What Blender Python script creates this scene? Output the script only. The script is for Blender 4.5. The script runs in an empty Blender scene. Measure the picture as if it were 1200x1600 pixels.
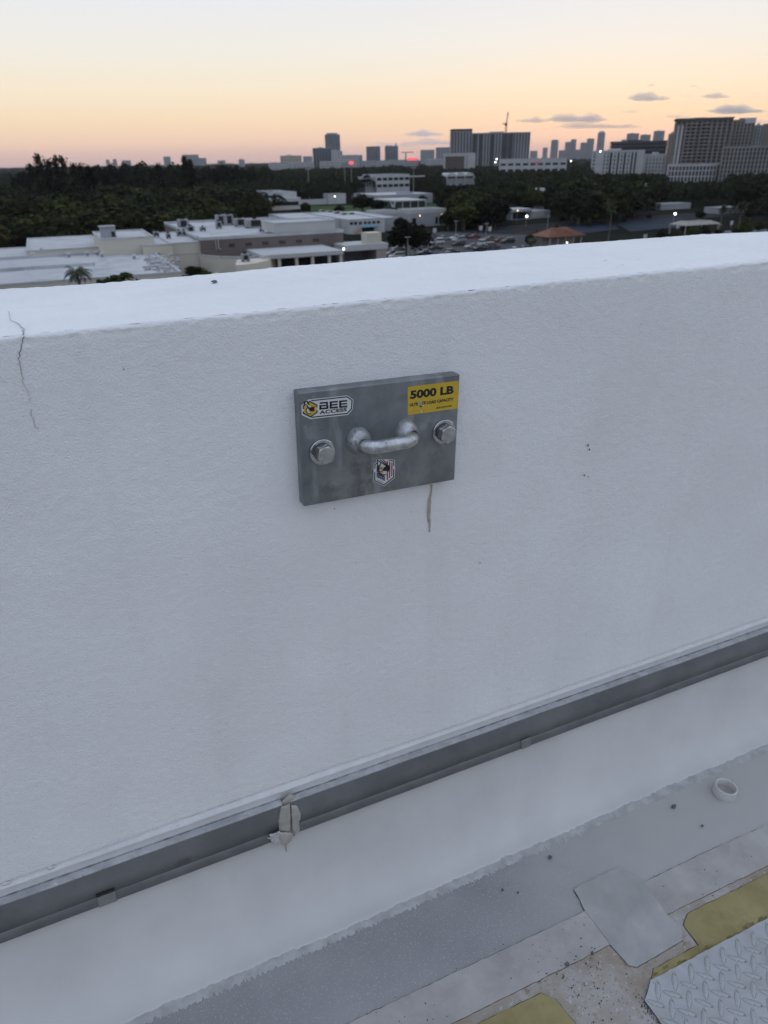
import bpy, math, random
import numpy as np
from mathutils import Matrix, Vector
random.seed(7); RS = np.random.RandomState(7)
S = bpy.context.scene; COL = S.collection
# ---------------------------------------------------------------- camera
EYE = np.array([0., 0., 25.])
F, CX, CY = 1110., 600., 800.                      # photograph's focal length and centre, 1200x1600
def cray(p):
    v = np.array([p[0]-CX, -(p[1]-CY), -F]); return v/np.linalg.norm(v)
_X = cray((3440, 199)); _U = np.cross(_X, cray((600, 250))); _U /= np.linalg.norm(_U)
if _U[1] < 0: _U = -_U
_X = _X-_U*(_X@_U); _X /= np.linalg.norm(_X); R = np.stack([_X, np.cross(_U, _X), _U])
cam = bpy.data.cameras.new('camera'); co = bpy.data.objects.new('camera', cam); COL.objects.link(co)
m = Matrix.Identity(4)
for i in range(3):
    for j in range(3): m[i][j] = R[i, j]
    m[i][3] = EYE[i]
co.matrix_world = m
cam.sensor_fit = 'VERTICAL'; cam.sensor_height = 36.; cam.lens = F/1600*36
cam.clip_start = .05; cam.clip_end = 60000
cam.dof.use_dof = True; cam.dof.focus_distance = 1.28; cam.dof.aperture_fstop = 7.0
S.camera = co
# ---------------------------------------------------------------- dusk sky
SUN_AZ = 40.                                       # degrees from +Y towards +X
W = bpy.data.worlds.new('World'); S.world = W; W.use_nodes = True
nt = W.node_tree; nt.nodes.clear(); N = nt.nodes.new; L = nt.links.new
def wmath(op, a, b=None, c=None):
    n = N('ShaderNodeMath'); n.operation = op
    for i, v in enumerate((a, b, c)):
        if v is None: continue
        if isinstance(v, (int, float)): n.inputs[i].default_value = v
        else: L(v, n.inputs[i])
    return n.outputs[0]
def wramp(fac, stops):
    r = N('ShaderNodeValToRGB'); e = r.color_ramp.elements
    while len(e) < len(stops): e.new(.5)
    for q, (p, c) in zip(e, stops): q.position = p; q.color = (*c, 1)
    L(fac, r.inputs[0]); return r.outputs[0]
tc = N('ShaderNodeTexCoord'); sx = N('ShaderNodeSeparateXYZ'); L(tc.outputs['Generated'], sx.inputs[0])
elev = wmath('ARCSINE', sx.outputs['Z'])
fac = wmath('MULTIPLY', elev, 1/math.radians(90))  # 0 horizon .. 1 zenith
fac = wmath('POWER', wmath('MAXIMUM', fac, 0.), .5) # spread the low band
def q(deg): return math.sqrt(deg/90)
# glow side: mauve, peach, cream, pale lavender, soft blue
warm = wramp(fac, [(0, (.62, .45, .44)), (q(.45), (.77, .53, .47)), (q(1.2), (.94, .66, .50)), (q(2.6), (.97, .75, .52)),
                   (q(4.4), (.96, .83, .64)), (q(6.8), (.89, .86, .79)), (q(9.6), (.82, .84, .87)), (q(25), (.68, .75, .88)), (q(60), (.65, .76, .97)), (1, (.65, .76, .97))])
cool = wramp(fac, [(0, (.38, .42, .51)), (q(3), (.45, .48, .58)), (q(10), (.55, .60, .71)), (q(25), (.59, .67, .82)), (q(60), (.65, .76, .97)), (1, (.65, .76, .97))])
hx, hy = math.sin(math.radians(SUN_AZ)), math.cos(math.radians(SUN_AZ))
dt = wmath('ADD', wmath('MULTIPLY', sx.outputs['X'], hx), wmath('MULTIPLY', sx.outputs['Y'], hy))
mr = N('ShaderNodeMapRange'); mr.interpolation_type = 'SMOOTHSTEP'
mr.inputs[1].default_value = -.55; mr.inputs[2].default_value = .75; L(dt, mr.inputs[0])
mx = N('ShaderNodeMix'); mx.data_type = 'RGBA'; L(mr.outputs[0], mx.inputs[0]); L(cool, mx.inputs[6]); L(warm, mx.inputs[7])
bg = N('ShaderNodeBackground'); L(mx.outputs[2], bg.inputs[0]); bg.inputs[1].default_value = 1.0
sky = N('ShaderNodeTexSky'); sky.sky_type = 'NISHITA'; sky.sun_disc = False
sky.sun_elevation = math.radians(1.); sky.sun_rotation = math.radians(SUN_AZ)
bg2 = N('ShaderNodeBackground'); L(sky.outputs[0], bg2.inputs[0]); bg2.inputs[1].default_value = .008
ad = N('ShaderNodeAddShader'); L(bg.outputs[0], ad.inputs[0]); L(bg2.outputs[0], ad.inputs[1])
wo = N('ShaderNodeOutputWorld'); L(ad.outputs[0], wo.inputs[0])
# the sun has just set: only its last soft glow is left
sl = bpy.data.lights.new('sun', 'SUN'); sl.energy = .05; sl.angle = math.radians(25); sl.color = (1, .78, .55)
so = bpy.data.objects.new('sun', sl); COL.objects.link(so)
so.rotation_euler = Vector((-hx, -hy, -math.tan(math.radians(9)))).to_track_quat('-Z', 'Y').to_euler()
S.view_settings.view_transform = 'Standard'; S.view_settings.look = 'None'
S.view_settings.exposure = 0.; S.view_settings.gamma = 1.; S.view_settings.use_curve_mapping = False
S.render.engine = 'CYCLES'; S.cycles.use_denoising = True
S.cycles.max_bounces = 8; S.cycles.volume_bounces = 2; S.cycles.transparent_max_bounces = 16
# ---------------------------------------------------------------- pixel <-> place helpers
def onY(p, y):                                     # the point seen at p on the plane Y = y
    d = R@cray(p); return d*(y/d[1])+EYE
def G(p, z=0.):                                    # the point seen at p on the level plane Z = z
    d = R@cray(p); return d*((z-EYE[2])/d[2])+EYE
def pj(w):
    v = R.T@(np.array(w)-EYE); return CX-F*v[0]/v[2], CY+F*v[1]/v[2]
def Xat(px, y, z):                                 # X of the point in column px with given Y, Z
    a, b = -3000., 9000.
    for _ in range(50):
        c = (a+b)/2
        v = R.T@(np.array([c, y, z])-EYE)
        if v[2] > -1e-6: 
            if c > 0: b = c
            else: a = c
            continue
        if CX-F*v[0]/v[2] < px: a = c
        else: b = c
    return (a+b)/2
# roof frame: the parapet runs very slightly uphill
SL = .0054; _c, _s = math.cos(SL), math.sin(SL)
ROT = np.array([[_c, 0, -_s], [0, 1, 0], [_s, 0, _c]]); RF = ROT.T@R
def rY(p, y): d = RF@cray(p); return d*(y/d[1])
def rZ(p, z): d = RF@cray(p); return d*(z/d[2])
# ---------------------------------------------------------------- object helpers
def tag(o, label=None, cat=None, group=None, kind=None):
    if label: o['label'] = label
    if cat: o['category'] = cat
    if group: o['group'] = group
    if kind: o['kind'] = kind
    return o
def mk(name, verts, faces, mat, parent=None, smooth=False, loc=None):
    me = bpy.data.meshes.new(name); me.from_pydata([tuple(v) for v in verts], [], [tuple(f) for f in faces])
    if mat is not None:
        for q_ in (mat if isinstance(mat, list) else [mat]): me.materials.append(q_)
    if smooth: me.polygons.foreach_set('use_smooth', [True]*len(me.polygons))
    me.update(); return ob(name, me, parent, loc)
def ob(name, me, parent=None, loc=None):
    o = bpy.data.objects.new(name, me); COL.objects.link(o)
    if parent is not None: o.parent = parent
    if loc is not None: o.location = loc
    return o
def empty(name, loc, rot=None):
    o = bpy.data.objects.new(name, None); o.empty_display_size = .2; COL.objects.link(o)
    o.location = tuple(loc)
    if rot is not None: o.rotation_euler = rot
    return o
ROT4 = Matrix([[*ROT[i], 0] for i in range(3)]+[[0, 0, 0, 1]])
def rthing(name, base):                            # an Empty in the roof frame
    o = empty(name, ROT@np.array(base)+EYE); o.rotation_euler = ROT4.to_euler(); return o
def rput(o, base):                                 # a single mesh in the roof frame
    o.location = tuple(ROT@np.array(base)+EYE); o.rotation_euler = ROT4.to_euler(); return o
class MB:
    def __init__(s): s.v = []; s.f = []
    def add(s, v, f):
        n = len(s.v); s.v += [tuple(a) for a in v]; s.f += [tuple(i+n for i in q_) for q_ in f]; return s
    def box(s, x0, x1, y0, y1, z0, z1):
        v = [(x, y, z) for z in (z0, z1) for y in (y0, y1) for x in (x0, x1)]
        return s.add(v, [(0, 2, 3, 1), (4, 5, 7, 6), (0, 1, 5, 4), (2, 6, 7, 3), (0, 4, 6, 2), (1, 3, 7, 5)])
    def prism(s, poly, z0, z1, ax='z'):
        n = len(poly)
        def P(a, b, c): return (a, b, c) if ax == 'z' else ((a, c, b) if ax == 'y' else (c, a, b))
        v = [P(a, b, z0) for a, b in poly]+[P(a, b, z1) for a, b in poly]
        return s.add(v, [tuple(range(n))[::-1], tuple(range(n, 2*n))]+[(i, (i+1) % n, n+(i+1) % n, n+i) for i in range(n)])
    def tube(s, path, rad, n=10, caps=True):
        P = [Vector(p) for p in path]; rr = rad if isinstance(rad, (list, tuple)) else [rad]*len(P)
        t0 = (P[1]-P[0]).normalized(); up = Vector((0, 0, 1)) if abs(t0.z) < .9 else Vector((1, 0, 0)); a = t0.cross(up).normalized()
        V = []
        for i, p in enumerate(P):
            t = (P[min(i+1, len(P)-1)]-P[max(i-1, 0)]).normalized(); a = (a-t*a.dot(t)).normalized(); b = t.cross(a)
            V += [p+(a*math.cos(k*2*math.pi/n)+b*math.sin(k*2*math.pi/n))*rr[i] for k in range(n)]
        Fc = [(i*n+k, i*n+(k+1) % n, (i+1)*n+(k+1) % n, (i+1)*n+k) for i in range(len(P)-1) for k in range(n)]
        if caps: Fc += [tuple(range(n))[::-1], tuple(range((len(P)-1)*n, len(P)*n))]
        return s.add(V, Fc)
    def lathe(s, prof, c=(0, 0, 0), n=24, ax='z'):
        V = []
        for r, h in prof:
            for k in range(n):
                a, b = r*math.cos(2*math.pi*k/n), r*math.sin(2*math.pi*k/n)
                V.append((c[0]+a, c[1]+b, c[2]+h) if ax == 'z' else (c[0]+a, c[1]-h, c[2]+b))
        m_ = len(prof)
        return s.add(V, [(i*n+k, i*n+(k+1) % n, (i+1)*n+(k+1) % n, (i+1)*n+k) for i in range(m_-1) for k in range(n)])
    def build(s, name, mat, parent=None, smooth=False, loc=None): return mk(name, s.v, s.f, mat, parent, smooth, loc)
def bevel(o, w, seg=2):
    b = o.modifiers.new('bevel', 'BEVEL'); b.width = w; b.segments = seg; b.limit_method = 'ANGLE'; b.angle_limit = math.radians(40); return o
def fixn(o):                                       # consistent outward normals
    import bmesh
    bm = bmesh.new(); bm.from_mesh(o.data); bmesh.ops.recalc_face_normals(bm, faces=bm.faces); bm.to_mesh(o.data); bm.free(); return o
# ---------------------------------------------------------------- materials
MATS = {}
def mat(name, c1, c2=None, scale=5., rough=.8, metal=0., bump=0., bscale=None, detail=4., bdist=.01, lo=.35, hi=.65, emit=None, est=1., spec=.5, dirt=None, rand=0., grad=None, stretch=None, streak=None):
    m_ = bpy.data.materials.new(name); m_.use_nodes = True; t = m_.node_tree; b = t.nodes['Principled BSDF']
    b.inputs['Roughness'].default_value = rough; b.inputs['Metallic'].default_value = metal
    b.inputs['Specular IOR Level'].default_value = spec
    b.inputs['Base Color'].default_value = (*c1, 1)
    n_, l_ = t.nodes.new, t.links.new
    cd = n_('ShaderNodeTexCoord').outputs['Object']
    if stretch:
        mp = n_('ShaderNodeMapping'); mp.inputs['Scale'].default_value = stretch; l_(cd, mp.inputs[0]); cd = mp.outputs[0]
    out = None
    def noise(sc, det): 
        x = n_('ShaderNodeTexNoise'); x.inputs['Scale'].default_value = sc; x.inputs['Detail'].default_value = det; x.inputs['Roughness'].default_value = .6; l_(cd, x.inputs['Vector']); return x.outputs[0]
    def ramp(fac_, a, ca, bb, cb):
        r = n_('ShaderNodeValToRGB'); r.color_ramp.elements[0].position = a; r.color_ramp.elements[1].position = bb
        r.color_ramp.elements[0].color = (*ca, 1); r.color_ramp.elements[1].color = (*cb, 1); l_(fac_, r.inputs[0]); return r.outputs[0]
    if c2 is not None: out = ramp(noise(scale, detail), lo, c1, hi, c2)
    for d in (dirt or []):                         # (colour, scale, threshold, softness, strength)
        fm = ramp(noise(d[1], 5.), d[2], (0, 0, 0), d[2]+d[3], (d[4],)*3)
        x = n_('ShaderNodeMix'); x.data_type = 'RGBA'; l_(fm, x.inputs[0]); x.inputs[7].default_value = (*d[0], 1)
        if out is not None: l_(out, x.inputs[6])
        else: x.inputs[6].default_value = (*c1, 1)
        out = x.outputs[2]
    if streak:                                     # faint runs down a wall: (colour, stretch, threshold, softness, strength)
        mp = n_('ShaderNodeMapping'); mp.inputs['Scale'].default_value = streak[1]; l_(cd, mp.inputs[0]); xn = n_('ShaderNodeTexNoise'); xn.inputs['Scale'].default_value = 1.; xn.inputs['Detail'].default_value = 5.; l_(mp.outputs[0], xn.inputs['Vector'])
        x = n_('ShaderNodeMix'); x.data_type = 'RGBA'; l_(ramp(xn.outputs[0], streak[2], (0, 0, 0), streak[2]+streak[3], (streak[4],)*3), x.inputs[0]); l_(out, x.inputs[6]); x.inputs[7].default_value = (*streak[0], 1); out = x.outputs[2]
    if grad:                                       # a layer of dust that thins out along X
        sp = n_('ShaderNodeSeparateXYZ'); l_(cd, sp.inputs[0]); ma = n_('ShaderNodeMath'); ma.operation = 'MULTIPLY_ADD'
        l_(noise(5., 6.), ma.inputs[0]); ma.inputs[1].default_value = grad[3]; l_(sp.outputs[0], ma.inputs[2])
        x = n_('ShaderNodeMix'); x.data_type = 'RGBA'; mm = n_('ShaderNodeMapRange'); mm.interpolation_type = 'SMOOTHSTEP'
        mm.inputs[1].default_value = grad[1]+grad[3]*.5; mm.inputs[2].default_value = grad[2]+grad[3]*.5; mm.inputs[4].default_value = grad[4]
        l_(ma.outputs[0], mm.inputs[0]); l_(mm.outputs[0], x.inputs[0]); l_(out, x.inputs[6]); x.inputs[7].default_value = (*grad[0], 1); out = x.outputs[2]
    if rand:
        oi = n_('ShaderNodeObjectInfo'); h = n_('ShaderNodeHueSaturation'); mm = n_('ShaderNodeMapRange')
        mm.inputs[3].default_value = 1-rand; mm.inputs[4].default_value = 1+rand; l_(oi.outputs['Random'], mm.inputs[0]); l_(mm.outputs[0], h.inputs['Value'])
        if out is not None: l_(out, h.inputs['Color'])
        else: h.inputs['Color'].default_value = (*c1, 1)
        out = h.outputs[0]
    if out is not None: l_(out, b.inputs['Base Color'])
    if bump:
        bp = n_('ShaderNodeBump'); bp.inputs['Strength'].default_value = bump; bp.inputs['Distance'].default_value = bdist
        l_(noise(bscale or scale, 3.), bp.inputs['Height']); l_(bp.outputs[0], b.inputs['Normal'])
    if emit: b.inputs['Emission Color'].default_value = (*emit, 1); b.inputs['Emission Strength'].default_value = est
    MATS[name] = m_; return m_
WALL = mat('white_stucco_paint', (.81, .81, .81), (.86, .86, .86), 3., .75, bump=.7, bscale=320., bdist=.003, streak=((.64, .645, .64), (14., 14., .9), .56, .2, .16),
           dirt=[((.70, .71, .71), 2.2, .50, .2, .22), ((.70, .71, .70), 7., .56, .1, .14), ((.58, .59, .58), 48., .735, .04, .4)])
STRIP = mat('smooth_white_sealant', (.62, .62, .62), (.70, .70, .70), 20, .6, bump=.2, bscale=60, bdist=.002)
CRACK = mat('crack_dark', (.13, .13, .13), (.40, .40, .40), 70, .9)
DRIP = mat('tan_drip', (.30, .27, .21), (.48, .44, .36), 60, .5)
GALV = mat('galvanized_plate', (.15, .166, .175), (.29, .305, .315), 11, .42, .5, bump=.12, bscale=150, bdist=.001, detail=8,
           dirt=[((.10, .105, .11), 9., .56, .1, .65), ((.40, .41, .42), 20., .60, .1, .5), ((.05, .05, .05), 50., .70, .04, .7)], streak=((.40, .42, .43), (30., 30., 7.), .56, .12, .5))
GALVB = mat('bright_galvanized', (.38, .39, .40), (.62, .63, .64), 70, .33, .75, bump=.45, bscale=160, bdist=.0025,
            dirt=[((.12, .12, .12), 130., .63, .05, .75)])
BOLT = mat('zinc_bolt', (.40, .41, .41), (.56, .56, .55), 60, .2, .92, bump=.04, bscale=300, bdist=.0005, dirt=[((.2, .2, .19), 50., .64, .1, .4)])
LOCKW = mat('dull_lock_washer', (.09, .09, .09), (.16, .16, .16), 80, .6, .3)
FLASH = mat('grey_flashing', (.14, .147, .152), (.20, .206, .21), 7, .55, .2, detail=6, dirt=[((.19, .19, .185), 30., .66, .12, .5), ((.05, .05, .05), 12., .6, .15, .5)])
LEDGE = mat('oversprayed_ledge', (.32, .325, .33), (.47, .475, .48), 30, .7, .1, detail=10, dirt=[((.16, .165, .17), 140., .58, .1, .55)])
HEM = mat('flashing_hem', (.135, .142, .147), (.185, .19, .195), 12, .5, .3, dirt=[((.1, .1, .1), 50., .62, .1, .5)])
DARKLN = mat('dark_line_grey', (.10, .10, .105), (.3, .3, .3), 60, .9)
CLIP = mat('clip_metal', (.20, .205, .2), (.27, .27, .265), 40, .5, .35)
SEAL = mat('putty_sealant', (.33, .315, .28), (.45, .435, .40), 28, .6, bump=.6, bscale=55, bdist=.004, dirt=[((.30, .28, .24), 70., .62, .1, .5)])
MEMB = mat('white_membrane', (.52, .51, .495), (.58, .57, .555), 4, .5, bump=.12, bscale=9, bdist=.01, dirt=[((.50, .49, .47), 6., .6, .15, .4), ((.38, .37, .35), 34., .72, .06, .35)])
DECK = mat('grey_roof_coating', (.245, .245, .25), (.33, .328, .33), 3.2, .7, detail=8, bump=.35, bscale=420, bdist=.001, grad=((.45, .432, .412), .5, 1.15, .5, .9),
           dirt=[((.50, .49, .48), 260., .58, .06, .55), ((.16, .155, .15), 180., .68, .05, .4), ((.12, .10, .085), 75., .74, .03, .5)])
SHEET = mat('pale_dusty_sheet', (.33, .31, .295), (.45, .43, .41), 9, .75, detail=10, bump=.5, bscale=30, bdist=.003,
            dirt=[((.30, .27, .23), 7., .6, .15, .5), ((.54, .53, .52), 200., .64, .05, .5), ((.07, .06, .05), 70., .745, .02, .75)])
PATCH = mat('smooth_patch_sheet', (.32, .31, .30), (.42, .405, .39), 10, .6, detail=8, bump=.6, bscale=22, bdist=.004, dirt=[((.52, .51, .5), 17., .62, .12, .5), ((.09, .08, .07), 80., .75, .02, .7)])
RUSTY = mat('rust_stained_deck', (.36, .335, .31), (.44, .41, .38), 12, .85, detail=8, bump=.3, bscale=200, bdist=.001,
            dirt=[((.27, .20, .135), 7., .42, .22, .8), ((.17, .10, .06), 24., .58, .12, .65), ((.10, .065, .04), 150., .63, .05, .6), ((.55, .53, .51), 90., .6, .06, .6), ((.05, .035, .025), 95., .665, .03, .85)])
YELL = mat('yellow_walkway_pad', (.25, .205, .08), (.34, .285, .13), 12, .65, detail=6, bump=.2, bscale=120, bdist=.001, dirt=[((.20, .15, .06), 16., .52, .15, .6), ((.42, .38, .22), 120., .68, .04, .5), ((.06, .05, .03), 80., .75, .02, .6)])
TREAD = mat('painted_tread_plate', (.36, .365, .375), (.44, .445, .455), 18, .5, detail=6, bump=.15, bscale=200, bdist=.0006,
            dirt=[((.30, .25, .20), 14., .52, .15, .5), ((.04, .03, .025), 130., .70, .02, .85), ((.30, .16, .08), 45., .73, .04, .6)])
LUG = mat('worn_lug_paint', (.37, .37, .375), (.46, .46, .47), 60, .5, dirt=[((.10, .09, .08), 110., .58, .06, .7)])
SEAM = mat('seam_shade_dirt', (.05, .045, .04), (.10, .09, .08), 60, .95)  # sheet-edge ribbons: gap shade put into the colour, along with dirt
PVC = mat('white_plastic', (.50, .49, .47), (.58, .57, .55), 30, .45)
PVCIN = mat('dusty_ring_inside', (.36, .34, .31), (.44, .42, .39), 40, .8)
STONE = mat('grey_pebble', (.08, .08, .08), (.17, .165, .16), 90, .9)
CRUMB = mat('dark_debris', (.025, .02, .017), (.06, .045, .035), 200, .95)
SWHITE = mat('sticker_white', (.66, .67, .68), rough=.4); SBLACK = mat('sticker_black', (.012, .012, .014), rough=.45)
SYELL = mat('sticker_yellow', (.62, .42, .03), (.54, .37, .035), 60, .4); SGOLD = mat('sticker_gold', (.56, .38, .06), rough=.4)
SRED = mat('sticker_red', (.33, .05, .07), rough=.4); SBLUE = mat('sticker_blue', (.03, .035, .09), rough=.4)
SCUFF = mat('scuffed_metal', (.30, .29, .28), (.42, .41, .40), 400, .6, .2)
# ================================================================ PARAPET WALL (roof frame, eye = origin)
D = 1.1                                            # distance from the eye to the wall face
ZC = -.2077; ZD = -1.52                            # coping and deck heights
def fnoise(nr, nc, dx, wl, seed, aniso=1.):
    r = np.random.RandomState(seed); f_ = np.fft.rfft2(r.randn(nr, nc))
    ky = np.fft.fftfreq(nr, dx)[:, None]; kx = np.fft.rfftfreq(nc, dx)[None, :]
    k = np.sqrt((ky)**2+(kx*aniso)**2)*wl
    a = np.fft.irfft2(f_*np.exp(-(k-.8)**2*3.), s=(nr, nc)); return a/a.std()
def grid_mesh(name, P, mats, smooth=True, parent=None, mi=None):
    nr, nc = P.shape[:2]; me = bpy.data.meshes.new(name)
    idx = np.arange(nr*nc).reshape(nr, nc)
    q_ = np.stack([idx[:-1, :-1], idx[:-1, 1:], idx[1:, 1:], idx[1:, :-1]], -1).reshape(-1, 4)
    me.vertices.add(nr*nc); me.vertices.foreach_set('co', P.reshape(-1).astype(np.float32))
    me.loops.add(q_.size); me.loops.foreach_set('vertex_index', q_.reshape(-1).astype(np.int32))
    me.polygons.add(len(q_)); me.polygons.foreach_set('loop_start', np.arange(0, q_.size, 4, dtype=np.int32))
    if smooth: me.polygons.foreach_set('use_smooth', np.ones(len(q_), bool))
    for x in mats: me.materials.append(x)
    if mi is not None: me.polygons.foreach_set('material_index', mi.astype(np.int32).reshape(-1))
    me.update(calc_edges=True); me.validate()
    return ob(name, me, parent)
z_lip = rY((600, 1174), D)[2]                      # stucco ends here
z_strip = rY((600, 1188), D)[2]
DX = .004
xs = np.concatenate([[-4., -2., -1.1], np.arange(-.75, 2.45, DX), [2.7, 3.6, 5., 8.]])
yb = np.interp(xs, [-4, -.1, 1.45, 1.66, 1.87, 2.6, 8], [1.555, 1.566, 1.580, 1.582, 1.520, 1.47, 1.2+.25])
prof = []                                          # (kind, s) : front up, over the edge, across, down the back
re = .006
rows = [('f', ZD-.1, 1.106), ('f', z_lip-.02, 1.106), ('f', z_lip-.006, 1.1055), ('f', z_lip+.001, 1.1035), ('f', z_lip+.006, 1.1)]
for z in np.arange(z_lip+.010, ZC-re, DX): rows.append(('f', z, D))
for a in np.linspace(.15, 1.42, 5): rows.append(('f', ZC-re+re*math.sin(a), D+re-re*math.cos(a)))
for t in np.linspace(0, 1, 118): rows.append(('t', t, ZC))
for a in np.linspace(.2, 1.5, 5): rows.append(('e', a, 0))
for z in (-.03, -.08, -.3, -1.32): rows.append(('b', z, 0))
nr, nc = len(rows), len(xs)
P = np.zeros((nr, nc, 3)); P[:, :, 0] = xs[None, :]; NY = np.zeros((nr, 1)); NZ = np.zeros((nr, 1))
for i, (k, a, b) in enumerate(rows):
    if k == 'f': P[i, :, 1] = b; P[i, :, 2] = a; NY[i] = -1
    elif k == 't':
        P[i, :, 1] = (D+re)+(yb-re-D-re)*a; P[i, :, 2] = ZC; NZ[i] = 1
    elif k == 'e':
        P[i, :, 1] = yb-re+re*math.sin(a); P[i, :, 2] = ZC-re+re*math.cos(a); NZ[i] = math.cos(a); NY[i] = math.sin(a)
    else: P[i, :, 1] = yb; P[i, :, 2] = ZC+a; NY[i] = .0
h = fnoise(nr, nc, DX, .012, 1, .9)*.00013+fnoise(nr, nc, DX, .022, 2)*.00014+fnoise(nr, nc, DX, .25, 3)*.0005+fnoise(nr, nc, DX, .8, 4)*.0012
coarse = np.ones((1, nc)); coarse[0, :3] = 0; coarse[0, -4:] = 0
fade = np.ones((nr, 1)); fade[:2] = 0
top = np.array([1. if r_[0] == 't' else 0. for r_ in rows])[:, None]
h = np.where(top > 0, h*.8+fnoise(nr, nc, DX, .06, 9, .5)*.0004, h)*coarse*fade
edge = np.array([1. if (r_[0] == 'f' and r_[1] > ZC-.012) else 0. for r_ in rows])[:, None]
h = h-edge*np.abs(fnoise(nr, nc, DX, .03, 5))*.0009*coarse
P[:, :, 1] += NY*h; P[:, :, 2] += NZ*h
base = np.array([.55, 1.3, ZD])
wall = grid_mesh('parapet_wall', P-base, [WALL]); rput(wall, base)
tag(wall, 'thick white stucco parapet wall with a cracked pale top, running across the picture', 'wall')
def ribbon(pts, w, off, n):                         # thin raised strip along points, n = outward normal
    pts = [Vector(p) for p in pts]; n = Vector(n); V = []; Fc = []
    for i, p in enumerate(pts):
        t = (pts[min(i+1, len(pts)-1)]-pts[max(i-1, 0)]).normalized(); nn = n if not isinstance(n, list) else n[i]
        s_ = t.cross(nn).normalized(); ww = w[i] if isinstance(w, (list, tuple, np.ndarray)) else w
        V += [p+s_*ww+nn*(off*.2), p+nn*off, p-s_*ww+nn*(off*.2)]
    for i in range(len(pts)-1):
        a = 3*i; Fc += [(a, a+1, a+4, a+3), (a+1, a+2, a+5, a+4)]
    return V, Fc
def wpts(px, front=True, jit=.0009):
    out = []
    for i in range(len(px)-1):
        for t in np.linspace(0, 1, 7)[:-1]:
            p = np.array(px[i])*(1-t)+np.array(px[i+1])*t
            q_ = rY(p, D-.0012) if front else rZ(p, ZC+.0012)
            out.append(q_+RS.randn(3)*jit*np.array([1, 0, 1] if front else [1, 1, 0]))
    return out
mb = MB()
pc = wpts([(36, 526), (34, 541), (30, 560), (33, 580), (37, 600), (44, 614), (48, 632)]); mb.add(*ribbon(pc, [.0007*max(.25, 1-i/len(pc)) for i in range(len(pc))], .0007, (0, -1, 0)))
pc = wpts([(48, 640), (51, 655), (61, 672)]); mb.add(*ribbon(pc, .0003, .0006, (0, -1, 0)))
pc = wpts([(37, 524), (36, 514), (31, 508), (24, 504), (16, 500), (15, 492), (13, 486)], False); mb.add(*ribbon(pc, [.0008*max(.3, 1-i/len(pc)) for i in range(len(pc))], .0007, (0, 0, 1)))
mk('crack', [np.array(v)-base for v in mb.v], mb.f, CRACK, wall)
# chips and pocks where the stucco has flaked
for k, (px, py, r_) in enumerate([(919, 696, .0042), (921, 702, .003), (913, 743, .0032), (919, 745, .002), (540, 818, .0028), (545, 820, .0024), (523, 795, .0016), (556, 878, .0016), (750, 880, .002), (642, 800, .0016), (193, 577, .0015), (1002, 506, .0017)]):
    c_ = rY((px, py), D-.0011); v = []
    for i in range(9): 
        a = i*2*math.pi/9; rr = r_*random.uniform(.45, 1.15); v.append((c_[0]+math.cos(a)*rr*.8, c_[1], c_[2]+math.sin(a)*rr*1.1))
    v = [(c_[0], c_[1]-.0006, c_[2])]+v
    mk('chip', [np.array(a)-base for a in v], [(0, i+1, (i+1) % 9+1) for i in range(9)], STONE if k < 4 else CRACK, wall)
for px, py, r_, sx_ in [(733, 470, .006, 3), (760, 468, .004, 2), (946, 407, .006, 4), (972, 414, .007, 5), (1191, 379, .004, 3), (998, 405, .003, 2), (596, 468, .002, 1)]:
    c_ = rZ((px, py), ZC+.0012); v = [(c_[0], c_[1], c_[2]+.0006)]
    for i in range(10): a = i*.6283; rr = r_*random.uniform(.3, 1); v.append((c_[0]+math.cos(a)*rr*sx_*.5, c_[1]+math.sin(a)*rr*.4, c_[2]))
    mk('scrape', [np.array(a)-base for a in v], [(0, i+1, (i+1) % 10+1) for i in range(10)], mat('scraped_stucco', (.42, .42, .42), (.6, .6, .6), 150) if 'scraped_stucco' not in MATS else MATS['scraped_stucco'], wall)
# smooth sealant strip at the foot of the stucco
xs2 = np.concatenate([[-4.], np.arange(-.75, 2.4, .006), [3, 8.]]); n2 = len(xs2)
z_a = rY((600, 1177.5), D)[2]
pr = [(1.106, z_a+.006, .0), (1.1035, z_a+.004, .6), (1.0965, z_a+.0005, 1.), (1.0955, z_a-.003, .3), (1.0962, z_a-.0045, .1), (1.0968, z_a-.006, 0), (1.0975, (z_a+z_strip)/2, 0), (1.0985, z_strip+.002, 0), (1.0985, z_strip-.03, 0)]
P2 = np.zeros((len(pr), n2, 3)); nz = np.convolve(RS.randn(n2+8), np.ones(5)/5, 'same')[4:-4]*.0015
for i, (y, z, j) in enumerate(pr): P2[i, :, 0] = xs2; P2[i, :, 1] = y+nz*j*.5; P2[i, :, 2] = z+nz*j
grid_mesh('sealant_strip', P2[::-1]-base, [STRIP], smooth=False, parent=wall)
def lump(c, r, seed, sq=(1, 1, 1), nn=2):
    import bmesh
    bm = bmesh.new(); bmesh.ops.create_icosphere(bm, subdivisions=nn, radius=1)
    rr = np.random.RandomState(seed); ph = rr.rand(6)*6
    V = []
    for v in bm.verts:
        k = 1+.18*math.sin(v.co.x*3+ph[0])+.16*math.sin(v.co.y*4+ph[1])+.14*math.sin(v.co.z*3.5+ph[2])+.06*math.sin(v.co.x*9+ph[3])*math.sin(v.co.y*8+ph[4])
        V.append((c[0]+v.co.x*r*k*sq[0], c[1]+v.co.y*r*k*sq[1], c[2]+v.co.z*r*k*sq[2]))
    Fc = [tuple(v.index for v in f.verts) for f in bm.faces]; bm.free(); return V, Fc
mb = MB()
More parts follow.
